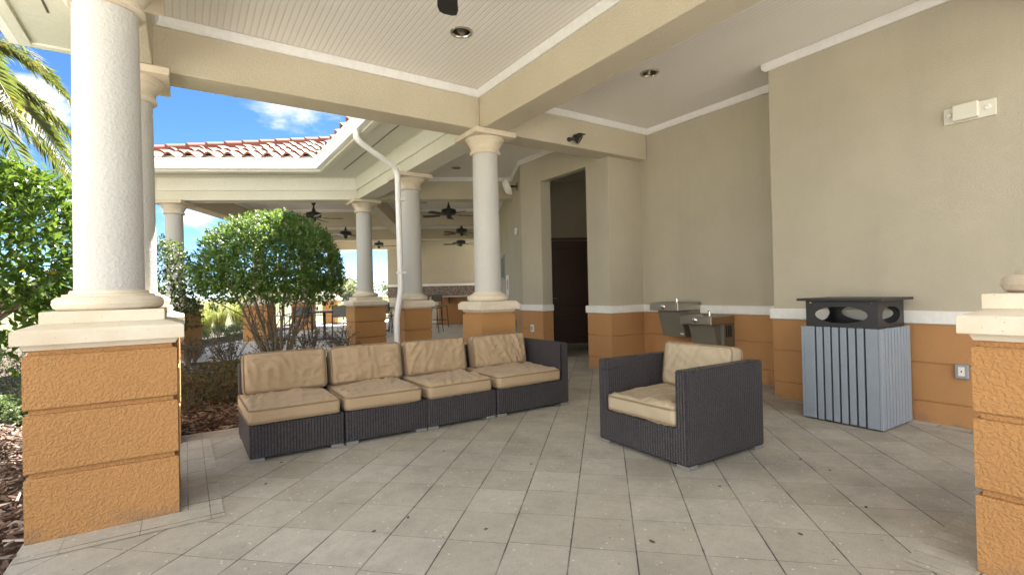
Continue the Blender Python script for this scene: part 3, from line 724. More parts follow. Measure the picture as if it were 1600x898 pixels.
O2 = Vector((*F(-4.35, 12.2), Z0))
bm = B(); eb = B(); tile_plane(bm, eb, O2, -VE, UE, lambda u, v: v < run and u > v - 0.05 and u < 2 * run - v, 13.2, run, ns=6)
obj('tile_field', bm, M['tile'], rt_, ang=50)
obj('tile_edge', eb, M['tile_red'], rt_, flat=True)
n_f = Vector((0, 0, 0.10))
hipA = Vector((*F(-4.35, -EAVE), Z0)); hipB = Vector((*F(-4.35 + run, -EAVE + run), Z0 + SL * run))
bm = B(); ridge_caps(bm, hipA + n_f, hipB + n_f); ridge_caps(bm, hipB + n_f, Vector((*F(5.5, -EAVE + run), Z0 + SL * run)) + n_f)
obj('hip_cap', bm, M['tile_red'], rt_, ang=50)
bm = B()   # decking under the tiles, closed to the far side
zt = Z0 + SL * run
A_, B_, Cc, D_ = F(-4.35, -EAVE), F(6.5, -EAVE), F(6.5, 12.2), F(-4.35, 12.2); R0, R1 = F(-4.35 + run, -EAVE + run), F(6.5, -EAVE + run)
V_ = lambda p, z: bm.verts.new((*p, z))
bm.faces.new([V_(A_, Z0), V_(B_, Z0), V_(R1, zt), V_(R0, zt)]); bm.faces.new([V_(D_, Z0), V_(A_, Z0), V_(R0, zt)]); bm.faces.new([V_(Cc, Z0), V_(D_, Z0), V_(R0, zt), V_(R1, zt)])
bm.faces.new([V_(A_, 3.56), V_(D_, 3.56), V_(Cc, 3.56), V_(B_, 3.56)])
obj('roof_deck', bm, M['tile_red'], rt_)
# wing and main roof
wt = thing('tiled_roof', 'red barrel tile roof over the wing with the downspout', 'roof', (4, 7.5, Z0))
Lw = inner2[1] - inner1[1]
bm = B(); eb = B(); tile_plane(bm, eb, Vector((2.10, inner2[1], Z0)), Vector((0, -1)), Vector((1, 0)), lambda u, v: v < 4.6 and u > -0.62 * v and u < Lw + v + .1, Lw + 4.6, 4.6, ns=6)
obj('tile_field', bm, M['tile'], wt, ang=50)
obj('tile_edge', eb, M['tile_red'], wt, flat=True)
bm = B(); V_ = lambda x, y, z: bm.verts.new((x, y, z)); zt2 = Z0 + SL * 4.6
bm.faces.new([V_(2.10, 6, Z0), V_(2.10, 9.5, Z0), V_(6.7, 12, zt2), V_(6.7, 1.4, zt2)]); bm.faces.new([V_(6.7, 1.4, zt2), V_(6.7, 12, zt2), V_(11.3, 12, Z0), V_(11.3, 1.4, Z0)])
bm.faces.new([V_(2.10, 6, 3.56), V_(2.10, 9.5, 3.56), V_(11.3, 12, 3.56), V_(11.3, 1.4, 3.56)])
obj('roof_deck', bm, M['tile_red'], wt)
mt = thing('tiled_roof', 'red barrel tile roof over the seating area in front', 'roof', (2, 1.8, Z0))
bm = B(); eb = B(); tile_plane(bm, eb, Vector((2.10, 5.99, Z0)), Vector((-1, 0)), Vector((0, -1)), lambda u, v: v < 4.2 and u > -v and u < 3.28 - v, 7.5, 4.2, ns=6)
tile_plane(bm, eb, Vector((-1.18, 5.99, Z0)), Vector((0, -1)), Vector((1, 0)), lambda u, v: v < 4.2 and u > v and u < 6.4, 6.4, 4.2, ns=6)
obj('tile_field', bm, M['tile'], mt, ang=50)
obj('tile_edge', eb, M['tile_red'], mt, flat=True)
bm = B(); zr = Z0 + SL * 4.2
bm.faces.new([V_(-1.18, 5.99, Z0), V_(-1.18, -0.5, Z0), V_(3.02, -0.5, zr), V_(3.02, 1.79, zr)]); bm.faces.new([V_(-1.18, 5.99, Z0), V_(3.02, 1.79, zr), V_(6.5, 1.79, zr), V_(6.5, 5.99, Z0)])
bm.faces.new([V_(3.02, -0.5, zr), V_(7.2, -0.5, Z0), V_(7.2, 5.99, Z0), V_(6.5, 1.79, zr), V_(3.02, 1.79, zr)])
bm.faces.new([V_(-1.18, 5.99, 3.56), V_(7.2, 5.99, 3.56), V_(7.2, -0.5, 3.56), V_(-1.18, -0.5, 3.56)])
bm.faces.new([V_(-1.18, -0.5, 3.56), V_(-1.18, -0.5, Z0), V_(3.02, -0.5, zr), V_(7.2, -0.5, Z0), V_(7.2, -0.5, 3.56)])
obj('roof_deck', bm, M['tile_red'], mt)

# back wall of the pavilion with granite band and rail
t = thing('wall', 'far beige back wall of the pavilion with dark granite band behind the bar', 'wall', F(1, 11.1))
bm = B(); fbox(bm, -1.15, 3.1, 11.0, 11.25, 1.53, 3.0); fbox(bm, -1.15, 3.1, 11.0, 11.25, 0, 0.98); fbox(bm, 0.0, 3.1, 11.001, 11.24, 3.0, 3.46); obj('wall_face', bm, M['wall'], t)
bm = B(); fbox(bm, -1.16, 3.1, 10.97, 11.2, 0.98, 1.43); obj('granite_band', bm, M['granite'], t)
bm = B(); fbox(bm, -1.17, 3.1, 10.95, 11.2, 1.432, 1.528); obj('chair_rail', bm, M['trim'], t)

# ------------------------------------------------------------------ downspout
t = thing('downspout', 'white bent downspout dropping from the gutter past the column', 'downspout', (2.62, 7.3, 0))
bm = B()
def smooth_path(pts, n=6):
    out = []; P = [Vector(p) for p in pts]
    for i, p in enumerate(P):
        if i in (0, len(P) - 1): out.append(p); continue
        a, c = P[i - 1], P[i + 1]; ra = min(0.12, (a - p).length / 2.2); rc = min(0.12, (c - p).length / 2.2)
        s, e = p + (a - p).normalized() * ra, p + (c - p).normalized() * rc
        for k in range(n + 1):
            f = k / n; out.append((s * (1 - f) + p * f) * (1 - f) + (p * (1 - f) + e * f) * f)
    return out
DSP = [(2.03, 6.95, 3.44), (2.03, 6.95, 3.31), (2.70, 7.16, 3.02), (2.72, 7.17, 1.20), (2.60, 7.04, 0.82), (2.60, 7.04, 0.0)]
add_tube(bm, smooth_path(DSP), 0.043, n=12)
obj('pipe', bm, M['gutter'], t)
for z in (2.55, 1.45): obj('strap', box(2.672, 2.80, 7.125, 7.215, z, z + 0.03), M['gutter'], t)

# ------------------------------------------------------------------ cushions and wicker furniture
def cushion_bm(sx, sy, sz, seed, puff=0.02, wr=0.007, r=0.035, thick='z', sag=0.0):
    """a stuffed cushion centred at the origin; big faces along the thick axis are puffed and creased"""
    bm = B(); nx, ny, nz = 44, 40, 8
    S = Vector((sx, sy, sz)); N = (nx, ny, nz); cache = {}
    def vert(i, j, k):
        key = (i, j, k)
        if key in cache: return cache[key]
        q = Vector(((i / nx - .5) * sx, (j / ny - .5) * sy, (k / nz - .5) * sz))
        c = Vector([max(-S[a] / 2 + r, min(S[a] / 2 - r, q[a])) for a in range(3)])
        d = q - c
        if d.length > 1e-6: q = c + d.normalized() * r if (abs(d.x) > 0) + (abs(d.y) > 0) + (abs(d.z) > 0) > 1 else q
        fx, fy = 1 - (2 * q.x / sx) ** 2, 1 - (2 * q.y / sy) ** 2
        side = 1 if q.z > 0 else -1
        if k in (0, nz):
            q.z += side * puff * max(0, fx) ** .7 * max(0, fy) ** .7
            ns = noise.noise(Vector((q.x * 3.2 + seed * 7.7, q.y * 3.2 + seed, seed * 1.3)))
            # folds: long ridged creases running mostly one way, bent by a slow noise
            t1 = noise.noise(Vector((q.x * 13 + 1.2 * ns + q.y * 6 * math.sin(seed * 2.1), q.y * 2.6 + seed * 3.1, seed)))
            t2 = noise.noise(Vector((q.x * 7 + q.y * 11, q.y * 6 - q.x * 5 + 3 * ns, seed * 5.0)))
            f = min(1, (fx * 5)) * min(1, (fy * 5))
            q.z += side * f * (wr * 1.5 * (1.0 - 3.0 * min(0.34, abs(t1))) * (0.35 + 1.3 * max(0, ns + .35)) + wr * 1.1 * (0.6 - 2.4 * min(.45, abs(t2))) + 0.014 * ns)
            if sag: q.z -= sag * max(0, fx) * max(0, fy)
        else:
            ns = noise.noise(Vector((q.x * 9 + seed, q.y * 9, q.z * 18)))
            q += Vector((0, 0, 0)) + (Vector((q.x, q.y, 0)).normalized() * 0.006 * ns)
        v = bm.verts.new(q); cache[key] = v; return v
    for i in range(nx):
        for j in range(ny):
            for k in (0, nz): bm.faces.new((vert(i, j, k), vert(i + 1, j, k), vert(i + 1, j + 1, k), vert(i, j + 1, k)))
    for i in range(nx):
        for k in range(nz):
            for j in (0, ny): bm.faces.new((vert(i, j, k), vert(i + 1, j, k), vert(i + 1, j, k + 1), vert(i, j, k + 1)))
    for j in range(ny):
        for k in range(nz):
            for i in (0, nx): bm.faces.new((vert(i, j, k), vert(i, j + 1, k), vert(i, j + 1, k + 1), vert(i, j, k + 1)))
    return bm
def piping_bm(sx, sy, z, rc=0.04, rad=0.006):
    bm = B(); pts = []
    for cx, cy, a0 in ((1, 1, 0), (-1, 1, 90), (-1, -1, 180), (1, -1, 270)):
        for k in range(6):
            a = R_(a0 + 18 * k); pts.append(Vector((cx * (sx / 2 - rc) + rc * math.cos(a), cy * (sy / 2 - rc) + rc * math.sin(a), z)))
    pts.append(pts[0]); add_tube(bm, pts, rad, n=6, cap=False); return bm
def cushion(name, parent, loc, size, rot, seed, root=None, mat='fabric', **k):
    """rot turns the cushion's thick axis; placed in the parent's local frame"""
    Mx = Matrix.Translation(loc) @ rot
    bm = cushion_bm(*size, seed, **k); bmesh.ops.transform(bm, matrix=Mx, verts=bm.verts)
    o = obj(name, bm, M[mat], parent, world=False, ang=60)
    for s in (1, -1):
        bm = piping_bm(size[0] - 0.004, size[1] - 0.004, s * (size[2] / 2 - 0.011)); bmesh.ops.transform(bm, matrix=Mx, verts=bm.verts)
        obj('piping', bm, M['piping'], o, world=False)
    return o
I4 = Matrix.Identity(4)
RX = lambda a: Matrix.Rotation(R_(a), 4, 'X')
RZ = lambda a: Matrix.Rotation(R_(a), 4, 'Z')
def wicker_body(t, w, d, arm=None, arms=False):
    if arms or arm:
        bm = B(); a_ = 0.094; ol = [(-w / 2, .026), (w / 2, .026), (w / 2, .622), (w / 2 - a_, .622), (w / 2 - a_, .256)] + ([(-w / 2 + a_, .256), (-w / 2 + a_, .622), (-w / 2, .622)] if arms else [(-w / 2, .256)])
        f0 = [bm.verts.new((x, -d / 2, z)) for x, z in ol]; f1 = [bm.verts.new((x, d / 2, z)) for x, z in ol]; n_ = len(ol)
        bm.faces.new(f0); bm.faces.new(list(reversed(f1)))
        for i_ in range(n_): bm.faces.new((f0[i_], f1[i_], f1[(i_ + 1) % n_], f0[(i_ + 1) % n_]))
        bmesh.ops.recalc_face_normals(bm, faces=bm.faces); bmesh.ops.bevel(bm, geom=bm.edges[:], offset=0.008, segments=2, affect='EDGES')
        obj('wicker_frame', bm, M['wicker'], t, world=False)
        bm = B(); add_box(bm, -w / 2 + (a_ + .001 if arms else 0), w / 2 - a_ - .001, d / 2 - 0.085, d / 2 - 0.002, 0.258, 0.60, bev=0.006, seg=2); obj('back_frame', bm, M['wicker'], t, world=False)
        for sx in (-1, 1):
            for sy in (-1, 1):
                bm = B(); add_box(bm, sx * (w / 2 - 0.05) - 0.047, sx * (w / 2 - 0.05) + 0.047, sy * (d / 2 - 0.05) - 0.047, sy * (d / 2 - 0.05) + 0.047, 0.0, 0.025, bev=0.003)
                obj('foot', bm, M['foot'], t, world=False)
        return
    bm = B(); add_box(bm, -w / 2, w / 2, -d / 2, d / 2, 0.026, 0.256, bev=0.008, seg=2)
    obj('base', bm, M['wicker'], t, world=False)
    bm = B(); add_box(bm, -w / 2, w / 2 - (0.098 if arm else 0), d / 2 - 0.085, d / 2 - 0.001, 0.258, 0.60, bev=0.008, seg=2)
    obj('back_frame', bm, M['wicker'], t, world=False)
    for sx in (-1, 1):
        for sy in (-1, 1):
            bm = B(); add_box(bm, sx * (w / 2 - 0.05) - 0.047, sx * (w / 2 - 0.05) + 0.047, sy * (d / 2 - 0.05) - 0.047, sy * (d / 2 - 0.05) + 0.047, 0.0, 0.025, bev=0.003)
            obj('foot', bm, M['foot'], t, world=False)
SOFA = [(0.356, 0.645, 'armless wicker sofa section at the left end of the row, nearest the mulch bed', 0.0),
        (1.012, 0.668, 'second wicker sofa section from the left, armless with smooth back cushion', 0.0),
        (1.684, 0.668, 'third wicker sofa section from the left, armless, dent in its seat front', 0.3),
        (2.372, 0.842, 'wicker sofa section with an armrest, at the right end of the row', 0.0)]
for i, (x0, w, lab, rz) in enumerate(SOFA):
    d = 0.81; t = thing('sofa_section', lab, 'sofa', (x0 + w / 2, 3.88 + d / 2, 0), R_(rz), 'wicker sofa sections in a row')
    arm = i == 3
    wicker_body(t, w, d, arm)
    wi = w - (0.098 if arm else 0); cx = -(0.098 / 2 if arm else 0)
    sw = 0.625 if not arm else wi - 0.012
    cushion('seat_cushion', t, (cx - 0.018 if not arm else cx, -0.055, 0.257 + 0.057), (sw, 0.72, 0.112), I4 @ RZ((0.8, -0.6, 1.0, 0.2)[i]), 11 + i * 3, puff=0.012, wr=0.009)
    cushion('back_cushion', t, (cx + 0.01, 0.205, 0.53), (0.628, 0.325, 0.135), RX(80) @ RZ(180), 31 + i * 5, puff=0.022, wr=0.0115)
# armchair facing left (-x)
t = thing('armchair', 'dark wicker armchair with tan cushions standing alone facing the sofa', 'armchair', (3.02, 2.395, 0), R_(-90 - 1.2))
w, d = 0.81, 0.82      # local +y is the back, local -y the front
wicker_body(t, w, d, arms=True)
bm = B(); pts = [(-w / 2 + 0.03, -d / 2 - 0.001, 0.556), (-w / 2 + 0.06, -d / 2 - 0.001, 0.546), (-w / 2 + 0.0935, -d / 2 - 0.001, 0.548), (-w / 2 + 0.0955, -d / 2 + 0.03, 0.549), (-w / 2 + 0.0955, -d / 2 + 0.09, 0.556), (-w / 2 + 0.0955, -d / 2 + 0.15, 0.554)]
add_tube(bm, pts, [0.002, 0.005, 0.004, 0.004, 0.005, 0.002], n=6); obj('tear', bm, M['black'], t, world=False)
cushion('seat_cushion', t, (0, -0.075, 0.257 + 0.060), (0.614, 0.70, 0.116), RZ(1.0), 77, puff=0.014, wr=0.010, mat='fabric2')
cushion('back_cushion', t, (0.012, 0.245, 0.545), (0.60, 0.335, 0.14), RX(82) @ RZ(180), 83, puff=0.022, wr=0.006, mat='fabric2')

# ------------------------------------------------------------------ trash bin
t = thing('trash_bin', 'grey slatted trash bin with black roofed lid against the near wall', 'trash bin', (4.735, 1.93, 0), R_(-1.0))
hx, hy = 0.268, 0.30
obj('liner', box(-hx + 0.022, hx - 0.022, -hy + 0.022, hy - 0.022, 0.02, 0.775), M['black'], t, world=False)
def slats(total, wide, nsl, sw):
    gap = (total - 2 * wide - nsl * sw) / (nsl + 1); out = [(-total / 2, -total / 2 + wide)]; a = -total / 2 + wide + gap
    for _ in range(nsl): out.append((a, a + sw)); a += sw + gap
    out.append((total / 2 - wide, total / 2)); return out
for s in (-1, 1):
    for k_, (a, b_) in enumerate(slats(2 * hy - 0.046, 0.086, 6, 0.047)):
        x0, x1 = sorted((s * (hx - 0.021), s * hx))
        bm = box(x0, x1, a, b_, 0.012 + 0.002 * (k_ % 3), 0.79 + 0.0015 * (k_ % 2), bev=0.003); obj('slat', bm, M['board'], t, world=False)
    for k_, (a, b_) in enumerate(slats(2 * hx, 0.062, 7, 0.043)):
        y0, y1 = sorted((s * (hy - 0.022), s * hy))
        bm = box(a, b_, y0, y1, 0.012 + 0.002 * (k_ % 2), 0.79 + 0.0015 * (k_ % 3), bev=0.003); obj('slat', bm, M['board'], t, world=False)
lid = thing('lid', '', 'lid'); del lid['label']; del lid['category']; lid.parent = t
def holed_panel(L, z0, z1, a, c_, th, zc):
    bm = B(); es = []
    for lp in ([(-L, z0), (L, z0), (L, z1), (-L, z1)], [(a * math.cos(2 * math.pi * i / 40), zc + c_ * math.sin(2 * math.pi * i / 40)) for i in range(40)]):
        vs = [bm.verts.new((p[0], 0, p[1])) for p in lp]; es += [bm.edges.new((vs[i], vs[(i + 1) % len(vs)])) for i in range(len(vs))]
    bmesh.ops.triangle_fill(bm, use_beauty=True, edges=es)
    r = bmesh.ops.extrude_face_region(bm, geom=bm.faces[:]); bmesh.ops.translate(bm, verts=[g for g in r['geom'] if isinstance(g, bmesh.types.BMVert)], vec=(0, th, 0)); return bm
lx, ly = hx - 0.03, hy - 0.03
for s in (-1, 1):
    bm = holed_panel(lx, 0.778, 1.008, 0.165, 0.068, 0.012, 0.893); bmesh.ops.transform(bm, matrix=Matrix.Translation((0, s * ly - (0.012 if s > 0 else 0), 0)), verts=bm.verts); obj('lid_side', bm, M['black'], lid, world=False)
    bm = holed_panel(ly - 0.0125, 0.778, 1.008, 0.20, 0.068, 0.012, 0.893); bmesh.ops.transform(bm, matrix=Matrix.Translation((s * lx + (0.012 if s < 0 else 0), 0, 0)) @ RZ(90), verts=bm.verts); obj('lid_side', bm, M['black'], lid, world=False)
obj('lid_roof', box(-hx - 0.022, hx + 0.022, -hy - 0.022, hy + 0.022, 1.0085, 1.03, bev=0.003), M['black'], lid, world=False)
for y_ in (-0.2, 0.2): obj('rivet', box(-lx - 0.002, -lx, y_ * 1.15 - 0.006, y_ * 1.15 + 0.006, 0.990, 0.996), M['chrome'], lid, world=False)

# ------------------------------------------------------------------ drinking fountains
def fountain(y0, y1, ztop, label, side_louver, zlow):
    XF, XW = 5.15, 5.618; t = thing('drinking_fountain', label, 'drinking fountain', (XW, (y0 + y1) / 2, 0), 0, 'wall mounted drinking fountains'); zb = ztop - 0.105
    bm = B(); vs = add_box(bm, XF, XW, y0, y1, zb, ztop, bev=0.006)
    bm.faces.ensure_lookup_table(); topf = max((f for f in bm.faces if f.normal.z > 0.9 or True), key=lambda f: (f.calc_center_median().z, f.calc_area()))
    r = bmesh.ops.inset_region(bm, faces=[topf], thickness=0.022); r = bmesh.ops.extrude_face_region(bm, geom=[topf]); vv = [g for g in r['geom'] if isinstance(g, bmesh.types.BMVert)]
    bmesh.ops.delete(bm, geom=[topf], context='FACES_ONLY'); bmesh.ops.translate(bm, verts=vv, vec=(0, 0, -0.028))
    cm = Vector((sum(v.co.x for v in vv) / len(vv), sum(v.co.y for v in vv) / len(vv), 0))
    for v in vv: v.co.x = cm.x + (v.co.x - cm.x) * 0.86; v.co.y = cm.y + (v.co.y - cm.y) * 0.86
    obj('basin', bm, M['steel'], t)
    obj('front_panel', box(XF - 0.004, XF - 0.0005, y0 + 0.03, y1 - 0.03, zb + 0.014, ztop - 0.02, bev=0.0015), M['steel'], t)
    # slanted shroud under the basin
    ya, yb = y0 + 0.05, y1 - 0.05; bm = B()
    prof = [(XF + 0.10, zb - 0.0005), (XF + 0.20, zlow), (XW, zlow), (XW, zb - 0.0005)]
    a = [bm.verts.new((x, ya, z)) for x, z in prof]; c_ = [bm.verts.new((x, yb, z)) for x, z in prof]
    bm.faces.new(a); bm.faces.new(list(reversed(c_)))
    for i in range(4): bm.faces.new((a[i], a[(i + 1) % 4], c_[(i + 1) % 4], c_[i]))
    bmesh.ops.bevel(bm, geom=bm.edges[:], offset=0.004, segments=1, affect='EDGES')
    obj('shroud', bm, M['bronze'], t)
    obj('back_box', box(XF + 0.25, XW + 0.001, y0 + 0.004, ya - 0.001, zb - 0.20 if not side_louver else zlow + 0.02, zb - 0.001), M['bronze'], t)
    if side_louver:
        for k_ in range(3): obj('louver', box(XF + 0.285 + 0.045 * k_, XF + 0.315 + 0.045 * k_, y0 + 0.0005, y0 + 0.0036, zlow + 0.14, zb - 0.02), M['black'], t)
    Mx = Matrix.Translation((XF - 0.004, (y0 + y1) / 2 + 0.0, zb + 0.052)) @ Matrix.Rotation(R_(-90), 4, 'Y')
    bm = B(); add_lathe(bm, [(0.034, 0), (0.034, 0.006), (0.027, 0.012), (0.025, 0.018), (0.012, 0.022), (0, 0.022)], n=24, M=Mx); obj('push_button', bm, M['chrome'], t)
    bx, by = XF + 0.055, y0 + 0.055
    bm = B(); add_lathe(bm, [(0.022, ztop - 0.001), (0.022, ztop + 0.006), (0.014, ztop + 0.012), (0.013, ztop + 0.03)], c=(bx, by), n=16)
    add_tube(bm, [(bx, by, ztop + 0.025), (bx, by + 0.004, ztop + 0.045), (bx + 0.008, by + 0.016, ztop + 0.055), (bx + 0.016, by + 0.032, ztop + 0.052)], [0.013, 0.014, 0.013, 0.010], n=10); obj('bubbler', bm, M['chrome'], t)
    obj('spout_guard', box(XF + 0.002, XF + 0.014, y0 + 0.004, y0 + 0.018, zb + 0.003, ztop + 0.002), M['chrome'], t)
    return t
f1 = fountain(4.057, 4.512, 0.958, 'higher drinking fountain of the pair, on the left, steel basin with bronze shroud', False, 0.512)
obj('badge', box(5.333, 5.336, 4.12, 4.17, 0.545, 0.56), M['white'], f1)
fountain(3.59, 4.035, 0.80, 'lower drinking fountain of the pair, on the right, with dark side louvers', True, 0.395)

# ------------------------------------------------------------------ wall and beam fixtures
t = thing('emergency_light', 'cream rectangular emergency light high on the nearest wall', 'emergency light', (5.075, 1.23, 2.445))
obj('back_plate', box(5.055, 5.074, 1.08, 1.387, 2.382, 2.508, bev=0.003), M['cream'], t)
obj('battery_box', box(5.012, 5.0545, 1.172, 1.325, 2.39, 2.512, bev=0.006), M['cream'], t)
for y_ in (1.125, 1.352):
    bm = B(); add_lathe(bm, [(0.020, 0), (0.021, 0.006), (0.016, 0.012), (0, 0.013)], n=20, M=Matrix.Translation((5.0545, y_, 2.45)) @ Matrix.Rotation(R_(-90), 4, 'Y')); obj('lamp', bm, M['white'], t)
t = thing('outlet', 'grey weatherproof power outlet on the orange wall base right of the trash bin', 'outlet', (5.063, 1.315, 0.446))
obj('cover', box(5.030, 5.0625, 1.275, 1.357, 0.39, 0.502, bev=0.004), M['grey'], t)
obj('socket', box(5.026, 5.0298, 1.297, 1.335, 0.412, 0.482, bev=0.001), M['white'], t)
obj('reset_button', box(5.024, 5.0258, 1.312, 1.32, 0.44, 0.455), M['red'], t)
# flood light on the dark beam
t = thing('flood_light', 'black adjustable flood light on the dark beam right of the middle column', 'flood light', (4.22, 4.91, 3.09))
bm = B(); add_lathe(bm, [(0.03, 0), (0.03, 0.012), (0.024, 0.015), (0, 0.015)], n=16, M=Matrix.Translation((4.16, 4.9095, 3.08)) @ RX(90)); obj('mount', bm, M['black'], t)
bm = B(); add_tube(bm, [(4.16, 4.896, 3.08), (4.165, 4.86, 3.078), (4.20, 4.84, 3.085)], 0.018, n=10); obj('knuckle', bm, M['black'], t)
HM = Matrix.Translation((4.235, 4.83, 3.09)) @ Vector((0.55, -0.55, -0.55)).to_track_quat('Z', 'Y').to_matrix().to_4x4()
bm = B(); add_lathe(bm, [(0.0, -0.06), (0.026, -0.055), (0.03, -0.02), (0.058, 0.03), (0.064, 0.045), (0.058, 0.045), (0.05, 0.035)], n=20, M=HM); obj('lamp_head', bm, M['black'], t)
bm = B(); add_lathe(bm, [(0.0, 0.03), (0.056, 0.0315), (0.056, 0.034), (0, 0.04)], n=20, M=HM); obj('lamp_glass', bm, M['lens'], t)
bm = B(); add_box(bm, 4.225, 4.33, 4.77, 4.85, 3.135, 3.142); obj('visor', bm, M['black'], t)
# things on the bent wall (WP: along the wall, out of it)
WO = Vector((4.97, 7.2)); WM = Matrix.Translation((WO.x, WO.y, 0)) @ Matrix.Rotation(math.atan2(DV.y, DV.x), 4, 'Z')   # local x along, +y out into the pavilion
def wbox(a0, a1, o0, o1, z0, z1, **k): return box(a0, a1, o0, o1, z0, z1, M=WM, **k)
t = thing('wall_speaker', 'white oval speaker on a black bracket high on the bent wall', 'speaker', (5.1, 7.6, 3.05))
obj('bracket', wbox(0.46, 0.52, 0.0, 0.012, 3.02, 3.16), M['black'], t)
bm = B(); p_ = WM @ Vector((0.49, 0.01, 3.09)); q_ = WM @ Vector((0.44, 0.13, 3.08)); add_tube(bm, [p_, q_], 0.022, n=10); obj('arm', bm, M['black'], t)
SM = Matrix.Translation(WM @ Vector((0.41, 0.20, 3.06))) @ Matrix.Rotation(R_(64), 4, 'Z') @ Matrix.Rotation(R_(-22), 4, 'X')
bm = B(); add_lathe(bm, [(0, -0.06), (0.06, -0.055), (0.085, 0.0), (0.09, 0.04), (0.08, 0.05), (0, 0.052)], n=24, M=SM @ Matrix.Scale(1.75, 4, (0, 0, 1)) @ RX(90)); obj('cabinet', bm, M['white'], t)
t = tag(obj('sensor_box', wbox(0.60, 0.69, 0.001, 0.05, 2.2, 2.34, bev=0.008), M['white']), 'small white sensor box halfway up the bent wall', 'sensor')
t = thing('sign', 'white wall sign with a red oval symbol right of the middle column', 'sign', (6.25, 9.65, 1.25))
obj('sign_plate', wbox(2.45, 3.05, 0.003, 0.02, 1.05, 1.52), M['white'], t)
bm = B(); add_lathe(bm, [(0.12, 0), (0.12, 0.004), (0, 0.004)], n=28, M=WM @ Matrix.Translation((2.72, 0.0203, 1.30)) @ RX(-90)); obj('red_oval', bm, M['red'], t)
obj('mark', wbox(2.70, 2.74, 0.0245, 0.026, 1.25, 1.35), M['white'], t)
t = thing('wall_panel', 'dark framed panel on the bent wall beyond the red oval sign', 'panel', (6.7, 10.5, 1.7))
obj('frame', wbox(3.5, 4.3, 0.002, 0.03, 1.45, 2.05), M['grey'], t); obj('face', wbox(3.54, 4.26, 0.0301, 0.034, 1.5, 2.0), M['black'], t)
t = tag(obj('utility_box', wbox(0.98, 1.14, 0.014, 0.11, 0.25, 0.60, bev=0.006), M['grey']), 'grey utility box low on the bent wall behind the sofa end', 'utility box')
t = thing('outlet', 'small white outlet low on the bent wall beside the grey utility box', 'outlet', (4.95, 7.0, 0.5)); obj('cover', box(4.935, 4.957, 6.86, 6.94, 0.45, 0.57, bev=0.003), M['white'], t); obj('socket', box(4.932, 4.9348, 6.88, 6.92, 0.475, 0.545), M['grey'], t)

# recessed ceiling lights
def can_light(c, label, hole=True):
    t = thing('ceiling_light', label, 'ceiling light', (*c, ZC))
    bm = B(); add_lathe(bm, [(0.076, ZC - 0.0005), (0.100, ZC - 0.0005), (0.100, ZC - 0.006), (0.095, ZC - 0.011), (0.080, ZC - 0.010), (0.076, ZC - 0.003)], c=c, n=36); 
    bmesh.ops.delete(bm, geom=[f for f in bm.faces if len(f.verts) > 4], context='FACES_ONLY'); obj('trim_ring', bm, M['can'], t)
    bm = B(); zt_ = 0.13 if hole else 0.004
    if hole: add_lathe(bm, [(0.0775, ZC - 0.002), (0.076, ZC + 0.02), (0.06, ZC + zt_), (0, ZC + zt_ + 0.01)], c=c, n=36); bmesh.ops.delete(bm, geom=[f for f in bm.faces if len(f.verts) > 4], context='FACES_ONLY')
    else: add_lathe(bm, [(0.0755, ZC - 0.002), (0.05, ZC - 0.0015), (0, ZC - 0.001)], c=c, n=24)
    obj('reflector', bm, M['can'] if hole else M['black'], t)  # uncut lights get a flat black disc, standing for the shaded cup
    if hole:
        bm = B(); add_lathe(bm, [(0.0, ZC + 0.06), (0.03, ZC + 0.07), (0.045, ZC + 0.10), (0.04, ZC + 0.125), (0, ZC + 0.126)], c=c, n=20); obj('bulb', bm, M['lens'], t)
can_light(canL, 'round recessed ceiling light in the bright left ceiling beside the black fan blade')
can_light(canR, 'round recessed ceiling light in the shaded right ceiling near the walls')
can_light(canM, 'recessed ceiling light in the ceiling beyond the middle column', False)
can_light(F(1.0, 2.6), 'recessed ceiling light in the first pavilion bay left of the wall side fan', False)
can_light(F(-2.4, 2.4), 'recessed ceiling light in the first pavilion bay above the round shrub', False)

